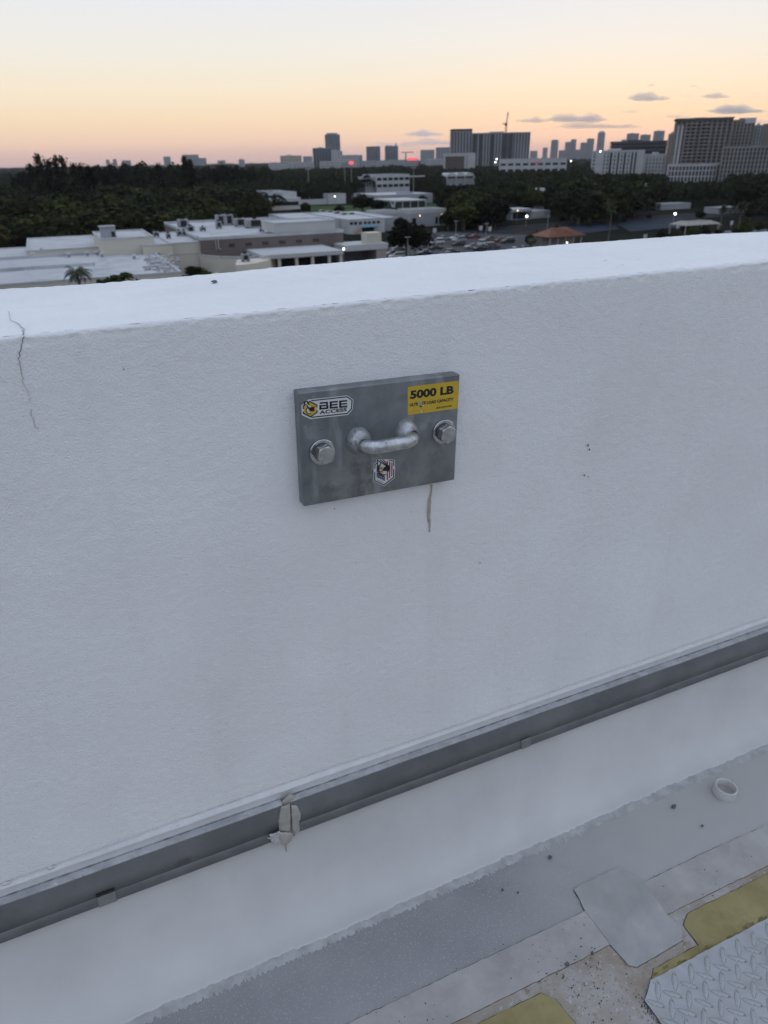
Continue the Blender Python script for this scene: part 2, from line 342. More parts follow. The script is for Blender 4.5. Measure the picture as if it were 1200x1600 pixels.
for px, py, r_ in [(8, 1381, .006), (14, 1379, .004), (78, 1356, .0055), (84, 1354, .0035), (268, 1294, .004), (273, 1293, .0035), (279, 1290, .003)]:
    mb.add(*lump(rY((px, py), D-.001), r_, int(px), (1.2, .4, .8), 1))
mk('sealant_blob', [np.array(v)-base for v in mb.v], mb.f, STRIP, wall, True)
# ---------------------------------------------------------------- drip below the anchor plate
pd = [rY(p, D-.0018) for p in [(674.5, 757), (674, 768), (671.5, 780), (670.5, 795), (670, 808), (671.5, 820), (671, 831)]]
pd2 = []
for i in range(len(pd)-1):
    for t in np.linspace(0, 1, 5)[:-1]: pd2.append(pd[i]*(1-t)+pd[i+1]*t)
pd2.append(pd[-1]); wd = [.0027*(1-.4*math.sin(i/3.))*(1 if i < 16 else .7)+random.uniform(-.0006, .0006) for i in range(len(pd2))]; wd[-1] = .0016
V, Fc = ribbon(pd2, wd, .0016, (0, -1, 0)); bd = pd2[-1]
o = mk('sealant_drip', [np.array(v)-bd for v in V], Fc, DRIP, None, True); rput(o, bd)
tag(o, 'thin tan drip dried on the white wall just below the steel plate', 'drip')
# ---------------------------------------------------------------- metal flashing in two lengths
def jp(px): return rY((px, 1240), D-.025)[0]
xl1 = rY((445, 1290), D-.02)[0]; xr0 = rY((457, 1270), D-.02)[0]
z0 = rY((600, 1189.5), D)[2]; z1 = rY((600, 1202), D-.022)[2]; z2 = rY((600, 1238), D-.024)[2]; z3 = rY((600, 1250), D-.0285)[2]
FP = [(.000, z0+.004), (.004, z0), (.020, z1+.003), (.022, z1), (.0235, (z1+z2)/2), (.0225, z2+.001), (.0245, z2-.002), (.0285, z3), (.0272, z3-.0012), (.021, z2-.003)]
def flash_piece(x0, x1, label, clips, capend=None):
    bx = np.array([(x0+x1)/2, D-.02, z3]); t = rthing('metal_flashing', bx)
    tag(t, label, 'flashing', 'grey metal flashing lengths along the wall foot')
    def strip(name, pts, mt, th=.0012):
        n = max(2, int((x1-x0)/.03)); X_ = np.linspace(x0, x1, n); wob = np.convolve(RS.randn(n+6), np.ones(7)/7, 'same')[3:-3]*.0006
        P_ = np.zeros((len(pts)*2, n, 3)); 
        for i, (o_, z) in enumerate(pts): P_[i, :, 0] = X_; P_[i, :, 1] = D-o_+wob*.5; P_[i, :, 2] = z+wob
        for i, (o_, z) in enumerate(pts[::-1]): P_[len(pts)+i, :, 0] = X_; P_[len(pts)+i, :, 1] = D-o_+th+wob*.5; P_[len(pts)+i, :, 2] = z+wob-th*.3
        return grid_mesh(name, (P_-bx)[::-1], [mt], smooth=False, parent=t)
    strip('top_ledge', FP[0:4], LEDGE); strip('face', FP[3:6], FLASH); strip('hem', FP[5:9], HEM)
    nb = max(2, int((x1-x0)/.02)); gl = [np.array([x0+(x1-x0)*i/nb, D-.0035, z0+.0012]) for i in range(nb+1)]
    V, Fc = ribbon([p-bx for p in gl], [.0011*random.uniform(.2, 1.5) for _ in gl], .0006, (0, -.6, .8)); mk('dark_line', V, Fc, DARKLN, t)  # thin uneven dark line along the top of the ledge
    for px, py, w, gap in clips:
        c_ = rY((px, py), D-.0285); b = MB(); x_ = c_[0]; hh = z2-z3
        b.prism([(D-.0302, z3-.001), (D-.026, z2+.004), (D-.0245, z2+.0045), (D-.0265, z3-.003)], x_-w/2, x_+w/2, 'x')
        mk('clip', [np.array(v)-bx for v in b.v], b.f, CLIP, t)
        if gap:
            b = MB(); b.box(x_-w/2, x_+w/2, D-.0257, D-.0225, z2+.0035, z2+.0115)
            mk('slot', [np.array(v)-bx for v in b.v], b.f, SBLACK, t)
    return t
fl = flash_piece(-4., xl1, 'left length of grey metal flashing, ending at the putty-covered joint', [(168, 1408, .034, True)])
fr = flash_piece(xr0, 8., 'right length of grey metal flashing, from the putty-covered joint to the far end', [(822, 1163, .026, False)])
# chip of white paint on the left face
mk('paint_speck', [np.array(v)-np.array(fl.location) for v in [ROT@q_+EYE for q_ in [rY((89, 1386), D-.024)+np.array(d) for d in [(-.003, 0, -.002), (.003, 0, -.003), (.004, 0, .002), (0, 0, .006), (-.003, 0, .002)]]]], [(0, 1, 2, 3, 4)], STRIP, fl)
# ---------------------------------------------------------------- putty at the joint
bj = rY((450, 1290), D-.03); t = rthing('sealant_patch', bj)
tag(t, 'lumpy beige putty smeared over the joint of the grey flashing', 'sealant')
def putty(poly, depth, name, seed, ylev, pm=None):
    pts = [rY(p, D-ylev) for p in poly]; n = len(pts); rr = np.random.RandomState(seed); fine = []
    for i in range(n):
        for s_ in np.linspace(0, 1, 6)[:-1]: fine.append(pts[i]*(1-s_)+pts[(i+1) % n]*s_+rr.randn(3)*.0005)
    c_ = sum(fine)/len(fine); V = []; rings = [(1., .0), (.97, .5), (.85, .85), (.6, 1.), (.3, .95)]
    for k, hgt in rings:
        for p in fine: q_ = c_+(p-c_)*k; V.append(q_+np.array([0, -depth*hgt+(rr.rand()-.5)*depth*.10, 0])-bj)
    m_ = len(fine); Fc = [(i*m_+j, i*m_+(j+1) % m_, (i+1)*m_+(j+1) % m_, (i+1)*m_+j) for i in range(len(rings)-1) for j in range(m_)]
    V.append(c_-bj+np.array([0, -depth*.9, 0])); Fc += [(len(V)-1, 4*m_+j, 4*m_+(j+1) % m_) for j in range(m_)]
    return fixn(mk(name, V, Fc, pm or SEAL, t, True))
putty([(439, 1260), (453, 1256), (454, 1290), (452, 1304), (436, 1298), (435, 1283)], .005, 'left_lobe', 1, .024)
putty([(455, 1257), (465, 1259), (470, 1270), (467, 1284), (468, 1297), (458, 1306), (455, 1290)], .006, 'right_lobe', 2, .023)
putty([(440, 1252), (452, 1241), (461, 1243), (467, 1252), (462, 1262), (450, 1262), (437, 1260)], .006, 'top_smear', 3, .014)
putty([(436, 1300), (455, 1301), (457, 1308), (452, 1316), (440, 1318), (436, 1310)], .004, 'bottom_smear', 4, .033)
putty([(417, 1309), (423, 1308), (420, 1304), (430, 1302), (437, 1298), (440, 1303), (441, 1318), (428, 1321), (426, 1316), (422, 1312)], .0015, 'white_smear', 5, .033, mat('off_white_smear', (.42, .41, .385), (.52, .51, .49), 60, .6))
tl = [rY(p, D-.024-.0) for p in [(449, 1315), (447, 1322), (447.5, 1330), (448.5, 1337)]]
b = MB(); b.tube([p-bj for p in tl], [.0035, .002, .0014, .0006], 7); b.build('tail', SEAL, t, True)
# ---------------------------------------------------------------- white base membrane with its cove
yl = rZ((500, 1467), ZD)[1]                         # where the membrane meets the deck
xs3 = np.concatenate([[-4., -2.], np.arange(-.8, 2.3, .003), [2.6, 4, 8.]]); n3 = len(xs3)
zt = z3+.03
pts = [(D-.006, zt), (D-.012, z3-.005), (D-.019, z3-.03), (D-.027, z3-.06)]
b0, b1, b2 = np.array(pts[-1]), np.array([D-.068, ZD+.012]), np.array([yl+.006, ZD+.0035])
for a in np.linspace(0, 1, 14)[1:]: pts.append(tuple(b0*(1-a)**2+2*b1*a*(1-a)+b2*a*a))
pts += [(yl+.003, ZD+.0030), (yl+.001, ZD+.0019), (yl, ZD-.001)]
P3 = np.zeros((len(pts), n3, 3)); P3[:, :, 0] = xs3
nn = len(pts); rag = np.convolve(RS.randn(n3+10), np.ones(3)/3, 'same')[5:-5]*.0018+np.convolve(RS.randn(n3+120), np.ones(61)/61, 'same')[60:-60]*.014
und = fnoise(nn, n3, .006, .25, 12)*.0012
for i, (y, z) in enumerate(pts): P3[i, :, 1] = y+(und[i] if 1 < i < nn-3 else 0); P3[i, :, 2] = z
for i in range(nn-4, nn): P3[i, :, 1] -= rag*[.3, .7, 1., 1.][i-(nn-4)]
bm_ = np.array([.55, D-.08, ZD]); o = grid_mesh('base_membrane', (P3-bm_)[::-1], [MEMB]); rput(o, bm_)
mbo = o
PO = np.zeros((3, n3, 3)); PO[:, :, 0] = xs3; r2 = RS.randn(n3)*.0032
for i, (y, z) in enumerate([(yl+.004, ZD+.0012), (yl-.010, ZD+.0012), (yl-.020, ZD+.0004)]): PO[i, :, 1] = y-rag*(1-.35*i)-(r2*(i/2)); PO[i, :, 2] = z
grid_mesh('overspray_edge', (PO-bm_)[::-1], [mat('overspray_grey', (.37, .368, .365), (.48, .475, .47), 30, .75, detail=10, lo=.4, hi=.6)], parent=mbo)
tag(o, 'smooth white roofing membrane curving from under the grey flashing to the deck', 'roofing membrane')
# ---------------------------------------------------------------- roof deck
def rquad(x0, x1, y0, y1, z): return [(x0, y0, z), (x1, y0, z), (x1, y1, z), (x0, y1, z)]
b = MB(); b.box(-4, 8, -5, 1.45, -24.9, ZD)
o = mk('roof_deck', [np.array(v) for v in b.v], b.f, DECK); rput(o, (0, 0, 0)); tag(o, kind='structure')
def sheet(name, poly, th, mt, lab, cat, group=None, seam=True, z=ZD, skip=(), sw=.0016):
    pts = [rZ(p, z+th) if len(p) == 2 else np.array([p[0], p[1], z+th]) for p in poly]
    fine = []; n = len(pts); en = []
    for i in range(n):
        a, c_ = pts[i], pts[(i+1) % n]; L_ = np.linalg.norm(c_-a); k = max(1, int(L_/.012)); k = min(k, 140)
        for s_ in range(k): fine.append(a+(c_-a)*s_/k+np.array([*RS.randn(2)*.0006, 0])); en.append(i)
    cb = sum(pts)/n; cb[2] = z; b = MB(); b.prism([(p[0]-cb[0], p[1]-cb[1]) for p in fine], 0., th)
    o = b.build(name, mt); rput(o, cb); tag(o, lab, cat, group); fixn(o)
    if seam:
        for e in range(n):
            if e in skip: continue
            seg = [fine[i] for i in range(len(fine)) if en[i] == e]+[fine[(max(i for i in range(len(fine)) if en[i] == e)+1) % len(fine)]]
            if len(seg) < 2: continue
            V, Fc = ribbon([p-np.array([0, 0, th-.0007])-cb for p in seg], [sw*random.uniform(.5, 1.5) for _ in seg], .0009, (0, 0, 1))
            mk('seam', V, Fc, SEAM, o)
    return o
def far(p, q_, t, z=ZD+.003):                       # extend a line on the deck
    a, b_ = rZ(p, z), rZ(q_, z); return tuple((a+(b_-a)*t)[:2])+(0,)
# stained strip of deck between the walkway pads (lowest layer)
sheet('stained_membrane', [far((800, 1552), (955, 1475), -9), (800, 1552), (955, 1475), (1043, 1428), (1200, 1352), far((1043, 1428), (1200, 1352), 6), (6.5, -1.2, 0), (-3., -1.2, 0)], .0012, RUSTY,
      'rust-speckled pale membrane between the two yellow pads and the tread plate', 'membrane sheet', seam=False)
sheet('membrane_strip', [far((541, 1600), (915, 1423), -4), (541, 1600), (915, 1423), (955, 1475), (800, 1552), far((800, 1552), (955, 1475), -7)], .0028, SHEET,
      'long speckled grey membrane strip to the left of the clipped-corner patch', 'membrane strip', 'membrane cover strips', skip=(0, 2, 5) and (2, 5))
sheet('membrane_strip', [(1005, 1379), (1060, 1352), (1110, 1328), (1200, 1288), far((1110, 1328), (1200, 1288), 8), far((1060, 1421), (1200, 1352), 8), (1200, 1352), (1043, 1428)], .0028, SHEET,
      'clean pale membrane strip to the right of the clipped-corner patch, beside the yellow pad', 'membrane strip', 'membrane cover strips', skip=(3, 4, 7))
sheet('membrane_patch', [(897, 1390), (905, 1383), (965, 1355), (1001, 1372), (1043, 1428), (1066, 1452), (1067, 1468), (996, 1511), (982, 1508), (954, 1475), (915, 1423)], .0045, PATCH,
      'clipped-corner grey membrane patch lying over the joint of the two strips', 'membrane patch', skip=(1, 2, 3))
sheet('walkway_pad', [(1017, 1534), (1022, 1513), (1092, 1476), (1068, 1445), (1074, 1427), (1082, 1424), (1200, 1365), far((1082, 1424), (1200, 1365), 5), (5., -.9, 0), (.7, -1., 0)], .0026, YELL,
      'notched yellow walkway pad under the tread plate', 'walkway pad', 'yellow walkway pads', skip=(6, 7, 8, 9), z=ZD+.0014)
sheet('walkway_pad', [far((720, 1612), (845, 1552), -8), (720, 1613), (845, 1552), (867, 1560), (899, 1600), far((867, 1560), (899, 1600), 6)], .0026, YELL,
      'rounded-corner yellow walkway pad at the bottom edge of the picture', 'walkway pad', 'yellow walkway pads', skip=(5,), z=ZD+.0014)
yp_o = [o for o in bpy.data.objects if o.name.startswith('walkway_pad')][0]; STAIN = mat('ochre_stain', (.15, .11, .03), (.24, .19, .08), 60, .8)
for px, py, a in [(1110, 1478, 9), (1146, 1463, 12), (1170, 1447, 11), (1192, 1436, 9), (1096, 1485, 7), (1066, 1503, 8), (1040, 1511, 6), (1024, 1522, 6)]:
    c_ = rZ((px, py), ZD+.0045); e_ = rZ((px+a, py-a*.45), ZD+.0045)-c_; nn_ = np.array([-e_[1], e_[0], 0])*.35; n = 12; lo = ROT.T@(np.array(yp_o.location)-EYE)
    V = [c_-lo+e_*math.cos(i*6.283/n)*random.uniform(.7, 1.1)+nn_*math.sin(i*6.283/n)*random.uniform(.4, 1.2) for i in range(n)]; mk('stain', V, [tuple(range(n))], STAIN, yp_o)
zp = ZD+.0042
tp = sheet('tread_plate', [(1017, 1531), (1008, 1562), (1034, 1600), far((1008, 1562), (1034, 1600), 4), (3.2, -.6, 0), far((1017, 1531), (1200, 1434), 4), (1200, 1434)], .004, TREAD,
           'white painted diamond tread plate with clipped corner lying on the yellow pad', 'tread plate', skip=(3, 4, 5), z=zp)
# raised lugs: two directions, on a diagonal lattice
RIM = mat('lug_edge_grime', (.20, .19, .175), (.38, .375, .37), 90, .9)
def lugmesh():
    b = MB(); n = 10; V = []; Fc = []
    for i in range(n+1):
        t = -1+2*i/n; w = .0043*(1-t*t)**.8+.0002; V += [(t*.0195, -w, 0), (t*.0195, 0, .0016*(1-t*t)+.0002), (t*.0195, w, 0)]
    for i in range(n): a = 3*i; Fc += [(a, a+3, a+4, a+1), (a+1, a+4, a+5, a+2)]
    nv = len(V); rim = []
    for i in range(n+1):
        t = -1+2*i/n; w = .0054*(1-t*t)**.7+.0003; rim += [(t*.0204, -w, .00025), (t*.0208, w, .00025)]
    V = [(x, y, z*1.5+.0003) for x, y, z in V]+rim; k0 = len(Fc)
    for i in range(n): a = nv+2*i; Fc.append((a, a+2, a+3, a+1))
    me = bpy.data.meshes.new('lug'); me.from_pydata(V, [], Fc); me.materials.append(LUG); me.materials.append(RIM)
    me.polygons.foreach_set('use_smooth', [True]*len(Fc)); me.polygons.foreach_set('material_index', [0]*k0+[1]*(len(Fc)-k0)); return me
LM = lugmesh()
e1 = rZ((1024, 1527), zp)[:2]; e2 = rZ((1200, 1434), zp)[:2]; u = (e2-e1)/np.linalg.norm(e2-e1); vv = np.array([u[1], -u[0]])
tpl = ROT.T@(np.array(tp.location)-EYE)
pit = .0385; cnt = 0
edgeA = rZ((1017, 1531), zp)[:2]; edgeB = rZ((1008, 1562), zp)[:2]; edgeC = rZ((1034, 1600), zp)[:2]
def inside(p):
    d_ = p-e1
    if d_@vv < .012: return False
    for a, c_ in ((edgeA, edgeB), (edgeB, edgeC)):
        e = c_-a; nrm = np.array([-e[1], e[0]]); nrm /= np.linalg.norm(nrm)
        if (p-a)@nrm < .012: return False
    return True
q5 = lambda x, y: rZ((980+x/5.4545, 1330+y/5.4545), zp+.004)[:2]
v0 = q5(262, 1185); la = (q5(1075, 745)-v0)/6; lb = q5(383, 1340)-v0
dv = q5(262, 1120)-q5(262, 1250); dh = q5(462, 1250)-q5(325, 1205)
for i in range(-14, 22):
    for j in range(-8, 16):
        for half in (0, 1):
            p = v0+la*(i+.5*half)+lb*(j+.5*half)
            pxy = pj(ROT@np.array([p[0], p[1], zp])+EYE)
            if not inside(p) or pxy[0] > 1290 or pxy[1] > 1680 or pxy[0] < 900: continue
            o = bpy.data.objects.new('lug', LM); COL.objects.link(o); o.parent = tp; d_ = dh if half else dv
            o.location = (p[0]-tpl[0], p[1]-tpl[1], .0041); o.rotation_euler = (0, 0, math.atan2(d_[1], d_[0])+RS.randn()*.03)
            k_ = random.uniform(.92, 1.06); o.scale = (k_, k_, random.uniform(.8, 1.15))
# ---------------------------------------------------------------- ring, pebbles, crumbs
cr = rZ((1131, 1240), ZD+.0); t = rthing('plastic_ring', cr); tag(t, 'short white plastic pipe ring standing on the deck near the cove', 'pipe ring')
b = MB(); b.lathe([(.0285, 0), (.0288, .004), (.0285, .026), (.0275, .0275), (.0248, .0275), (.0238, .026), (.0232, .004), (.0231, .001)], n=40); b.build('rim', PVC, t, True)
b = MB(); b.lathe([(.0232, .0035), (.012, .003), (.0001, .0035)], n=32); b.build('dusty_floor', PVCIN, t, True)
t.rotation_euler = (math.radians(2), math.radians(3), 0)
for px, py, r_, lab in [(1053, 1261, .0062, 'dark angular pebble on the deck left of the plastic ring'), (1097, 1291, .0032, 'tiny grey pebble on the deck below the plastic ring'),
                        (859, 1341, .0052, 'pale round pebble resting beside the curved membrane edge'), (785, 1391, .003, 'small grey pebble on the bare deck below the curved membrane, leftmost of a close pair'),
                        (809, 1395, .0024, 'tiniest dark pebble on the bare deck, rightmost of a close pair below the curved membrane'), (886, 1508, .0042, 'black crumb of grit on the left membrane strip near its upper seam'),
                        (1143, 1222, .003, 'dark grit grain tucked against the far side of the plastic ring'), (926, 1490, .0035, 'dark flake of grit beside the seam below the patch corner')]:
    c_ = rZ((px, py), ZD+.003); V, Fc = lump((0, 0, r_*.6), r_, int(px), (1.1, .9, .75), 2); o = mk('pebble', V, Fc, STONE); rput(o, c_); tag(o, lab, 'pebble', 'loose pebbles on the roof deck')
c_ = rZ((335, 442), ZC); V, Fc = lump((0, 0, .0025), .0046, 5, (1.5, .8, .6), 2); o = mk('pebble', V, Fc, STONE); rput(o, c_); tag(o, 'small dark pebble lying on top of the white parapet wall', 'pebble')
b = MB()
for k in range(420):
    if k < 40: px, py = [(880, 1520), (925, 1505), (926, 1532), (938, 1580), (897, 1562), (872, 1522), (909, 1494), (1013, 1487)][k % 8]; px += RS.randn()*16; py += RS.randn()*10; r_ = random.uniform(.0008, .0017)
    elif k < 250: px = 930+RS.randn()*60; py = 1545+RS.randn()*32; r_ = random.uniform(.0003, .0009)
    elif k < 340: s_ = random.random(); px = 1008+26*s_+RS.randn()*4-5; py = 1562+38*s_+RS.randn()*5; r_ = random.uniform(.0004, .0012)
    else: px = random.uniform(560, 1200); py = 1600-(px-541)*.47+random.uniform(-10, 70); r_ = random.uniform(.0004, .0014)
    if py > 1640 or py < 1250: continue
    c_ = rZ((px, py), ZD+.0045)-np.array([0, 0, .0015]); b.add(*lump(c_, r_, k, (1.2, 1, .7), 1))
o = mk('roof_debris', b.v, b.f, CRUMB); rput(o, (0, 0, 0)); tag(o, 'dark crumbs and grit scattered over the stained deck', kind='stuff')
# ================================================================ ANCHOR PLATE
TH = .024; yp = D-TH
cor = [rY(p, yp) for p in ((465.5, 614), (718, 585), (711, 749.5), (475, 792))]
pcn = sum(cor)/4; ut = (cor[1]-cor[0]+cor[2]-cor[3])/2; PW = np.linalg.norm(ut); PH = np.linalg.norm((cor[0]-cor[3]+cor[1]-cor[2])/2)
th_ = math.atan2(ut[2], ut[0]); PR = np.array([[math.cos(th_), 0, -math.sin(th_)], [0, 1, 0], [math.sin(th_), 0, math.cos(th_)]])
plate = empty('anchor_plate', ROT@pcn+EYE)
plate.rotation_euler = Matrix([[*(ROT@PR)[i], 0] for i in range(3)]+[[0, 0, 0, 1]]).to_euler()
tag(plate, 'galvanized steel anchor plate with a welded loop and stickers, bolted to the white wall', 'anchor plate')
def PL(px, py): q_ = PR.T@(rY((px, py), yp)-pcn); return q_[0], q_[2]
b = MB(); b.box(-PW/2, PW/2, 0, TH+.002, -PH/2, PH/2); o = b.build('plate', GALV, plate); bevel(o, .0022, 3)
for name, px, py, rt in [('bolt', 503, 705.5, .2), ('bolt', 692.5, 674, .5)]:
    u_, v_ = PL(px, py); ang = math.radians(12 if rt < .3 else 24)
    be = empty(name, (u_, -.0, v_)); be.parent = plate
    b = MB(); b.lathe([(.0001, .0002), (.0215, .0002), (.0228, .001), (.0228, .0036), (.0216, .0045), (.016, .0045)], n=36, ax='y'); b.build('washer', BOLT, be, True).modifiers.new('e', 'EDGE_SPLIT')
    b = MB(); b.lathe([(.0155, .0045), (.0165, .006), (.0162, .0085), (.0145, .009)], n=32, ax='y'); b.build('lock_washer', LOCKW, be, True)
    b = MB(); R0 = .0168; hx_ = [(R0*math.cos(ang+i*math.pi/3), R0*math.sin(ang+i*math.pi/3)) for i in range(6)]
    V = [(x, -.0088, z) for x, z in hx_]+[(x, -.0212, z) for x, z in hx_]; n = 24
    ring = [(.0140*math.cos(ang+i*2*math.pi/n), -.0222, .0142*math.sin(ang+i*2*math.pi/n)) for i in range(n)]
    V += ring; Fc = [(i, (i+1) % 6, 6+(i+1) % 6, 6+i) for i in range(6)]
    for i in range(6):
        for k in range(4): Fc.append((6+i, 12+(4*i+k) % n, 12+(4*i+k+1) % n))
        Fc.append((6+i, 12+(4*i+4) % n, 6+(i+1) % 6))
    Fc.append(tuple(range(12, 12+n))); o = mk('hex_head', V, Fc, BOLT, be); fixn(o)
    b = MB()
    for k in range(9):                              # grade marks stamped round the head
        a = ang+k*.42+.4; r1, r2 = .0095, .0118
        b.add([(r_*math.cos(a+d), -.0224-.0002, r_*math.sin(a+d)) for r_, d in ((r1, -.06), (r2, -.05), (r2, .05), (r1, .06))], [(0, 1, 2, 3)])
    b.build('stamp', GALVB, be)
# U-bar
wl = PL(559.5, 688.5); wr_ = PL(634.5, 676)
path = []; out = .043; rb = .0114; cr_ = .022
lx, lz = wl; rx, rz = wr_
dirx = np.array([rx-lx, rz-lz]); Lx = np.linalg.norm(dirx); dx_ = dirx/Lx
def bp(s_, o_): return (lx+dx_[0]*s_, -o_, lz+dx_[1]*s_)
path = [bp(0, -.003), bp(0, .008), bp(0, out-cr_)]
for a in np.linspace(0, math.pi/2, 8)[1:]: path.append(bp(cr_-cr_*math.cos(a), out-cr_+cr_*math.sin(a)))
for s_ in np.linspace(cr_, Lx-cr_, 7)[1:-1]: path.append(bp(s_, out))
for a in np.linspace(math.pi/2, 0, 8): path.append(bp(Lx-cr_+cr_*math.cos(a), out-cr_+cr_*math.sin(a)))
path += [bp(Lx, .008), bp(Lx, -.003)]
ub = MB().tube(path, rb, 20).build('loop_bar', GALVB, plate, True)
for k, (cx_, cz_) in enumerate((wl, wr_)):
    V = []; n = 28; prf = [(.0225, -.001), (.0220, .004), (.0203, .010), (.0177, .015), (.0147, .0195), (.0124, .0245), (.0112, .029)]
    for r_, hh in prf:
        for i in range(n):
            a = i*2*math.pi/n; kx = 1+.035*math.sin(3*a+k*2+hh*60)+.02*math.sin(7*a+hh*120)
            up_ = 1+.16*max(0, math.sin(a)); V.append((cx_+r_*kx*math.cos(a), -hh, cz_+r_*kx*math.sin(a)*up_))
    Fc = [(i*n+j, i*n+(j+1) % n, (i+1)*n+(j+1) % n, (i+1)*n+j) for i in range(len(prf)-1) for j in range(n)]
    o = mk('weld', V, Fc, GALVB, plate, True); fixn(o)
# stickers: outlines given in enlarged photo pixels, laid on the plate face as thin vinyl
def vinyl(name, mp, poly, y0, th, mt, parent):
    pts = [PL(*mp(x, y)) for x, y in poly]
    if sum(pts[i][0]*pts[(i+1) % len(pts)][1]-pts[(i+1) % len(pts)][0]*pts[i][1] for i in range(len(pts))) < 0: pts = pts[::-1]
    b = MB(); b.prism(pts, -y0, -y0-th, 'y'); o = b.build(name, mt, parent); fixn(o); return o
def joined(name, mp, polys, y0, th, mt, parent):
    b = MB()
    for poly in polys: b.prism([PL(*mp(x, y)) for x, y in poly], -y0, -y0-th, 'y')
    o = b.build(name, mt, parent); fixn(o); return o
def textm(body, off=.0):
    c_ = bpy.data.curves.new('t', 'FONT'); c_.body = body; c_.size = 1; c_.offset = off; c_.extrude = 0; c_.resolution_u = 3
    o = bpy.data.objects.new('t', c_); COL.objects.link(o); dg = bpy.context.evaluated_depsgraph_get(); dg.update()
    me = bpy.data.meshes.new_from_object(o.evaluated_get(dg)); V = [(v.co.x, v.co.y) for v in me.vertices]; Fc = [tuple(p.vertices) for p in me.polygons]
    bpy.data.objects.remove(o); bpy.data.meshes.remove(me); bpy.data.curves.remove(c_); return V, Fc
def lettering(name, body, mp, BL, BR, TL, y0, mt, parent, off=.02):
    V, Fc = textm(body, off); A = np.array(V); lo_, hi_ = A.min(0), A.max(0); A = (A-lo_)/(hi_-lo_)
    o0, ox, oz = np.array(PL(*mp(*BL))), np.array(PL(*mp(*BR))), np.array(PL(*mp(*TL)))
    Q = o0+A[:, :1]*(ox-o0)+A[:, 1:]*(oz-o0)
    return mk(name, [(q_[0], -y0, q_[1]) for q_ in Q], Fc, mt, parent)
def sline(mp, pts, w):                              # thick polyline as quads
    out_ = []
    for (x0, y0), (x1, y1) in zip(pts[:-1], pts[1:]):
        L_ = math.hypot(x1-x0, y1-y0) or 1; nx, ny = -(y1-y0)/L_*w/2, (x1-x0)/L_*w/2; ex, ey = (x1-x0)/L_*w*.3, (y1-y0)/L_*w*.3
        out_.append([(x0+nx-ex, y0+ny-ey), (x1+nx+ex, y1+ny+ey), (x1-nx+ex, y1-ny+ey), (x0-nx-ex, y0-ny-ey)])
    return out_
m1 = lambda x, y: (460+x/12, 600+y/12); m2 = lambda x, y: (625+x/12, 585+y/12); m3 = lambda x, y: (570+x/17.143, 700+y/17.143)
s1 = vinyl('name_sticker', m1, [(250, 292), (990, 213), (1106, 295), (1092, 470), (1003, 577), (300, 657), (136, 582), (128, 405)], .0002, .0004, SWHITE, plate)
s1['label'] = 'white clipped-corner sticker with black letters and a yellow hexagon bee'
K = .0007
joined('border', m1, sline(m1, [(320, 310), (985, 238), (1078, 305), (1068, 460), (990, 548), (320, 622)], 20), K, .0001, SBLACK, s1)
vinyl('hexagon_edge', m1, [(283, 310), (428, 385), (432, 535), (300, 625), (155, 555), (152, 410)], K+.0001, .0001, SBLACK, s1)
joined('edge_gap', m1, [[(145, 470), (175, 465), (175, 510), (145, 515)], [(405, 440), (440, 430), (440, 480), (405, 490)]], K+.00025, .0001, SWHITE, s1)
vinyl('hexagon', m1, [(283, 335), (408, 400), (410, 525), (300, 600), (175, 538), (172, 420)], K+.0003, .0001, SGOLD, s1)
joined('bee_outline', m1, sline(m1, [(185, 340), (290, 480)], 22)+sline(m1, [(235, 325), (310, 460)], 22)+sline(m1, [(175, 400), (185, 340), (235, 320), (270, 370)], 16)+sline(m1, [(215, 470), (215, 520), (250, 550), (310, 560)], 14)+sline(m1, [(240, 440), (215, 470)], 14)+
       [[(280, 450), (320, 415), (365, 440), (375, 480), (345, 510), (295, 505), (270, 480)], [(340, 430), (385, 405), (365, 445)], [(360, 480), (385, 500), (350, 500)]], K+.00045, .0001, SBLACK, s1)
joined('bee_wing', m1, [[(195, 352), (225, 335), (235, 360), (215, 385)], [(230, 370), (300, 410), (310, 440), (250, 410)], [(195, 400), (225, 395), (210, 420)]], K+.0006, .0001, SWHITE, s1)
joined('bee_stripe', m1, [[(225, 480), (270, 470), (265, 495), (225, 500)], [(232, 515), (275, 505), (290, 535), (255, 540)]], K+.0006, .0001, SWHITE, s1)
# wide block letters BEE
def cell(x0, x1, y0, y1, X0, X1):                   # unit cell -> enlarged pixels, following the sticker's slope
    f_ = lambda t, y: (X0+(X1-X0)*t, (480-(X0+(X1-X0)*t-465)*.088)+(-(138)*y))
    return [f_(x0, y0), f_(x1, y0), f_(x1, y1), f_(x0, y1)]
LB = []
for n_, (a, c_) in enumerate([(465, 640), (658, 812), (836, 990)]):
    if n_ == 0: LB += [cell(0, .22, 0, .62, a, c_), cell(0, .9, .0, .24, a, c_), cell(0, .92, .40, .60, a, c_), cell(0.03, .9, .78, 1, a, c_), cell(.76, .98, .06, .46, a, c_), cell(.74, .93, .54, .94, a, c_)]
    else: LB += [cell(0, .26, 0, 1, a, c_), cell(.2, 1, 0, .24, a, c_), cell(.2, .97, .40, .60, a, c_), cell(.2, .98, .78, 1, a, c_)]
joined('lettering', m1, LB, K, .0001, SBLACK, s1)
lettering('lettering', 'ACCESS', m1, (468, 567), (978, 508), (468, 500), K+.0001, SBLACK, s1, .035)
s2 = vinyl('load_sticker', m2, [(160, 232), (1080, 118), (1096, 132), (1082, 620), (1050, 640), (160, 760), (140, 742), (142, 250)], .0002, .0004, SYELL, plate)
s2['label'] = 'yellow load capacity sticker with black letters and a scuff'
lettering('lettering', '5000 LB', m2, (185, 466), (1000, 362), (190, 303), K, SBLACK, s2, .05)
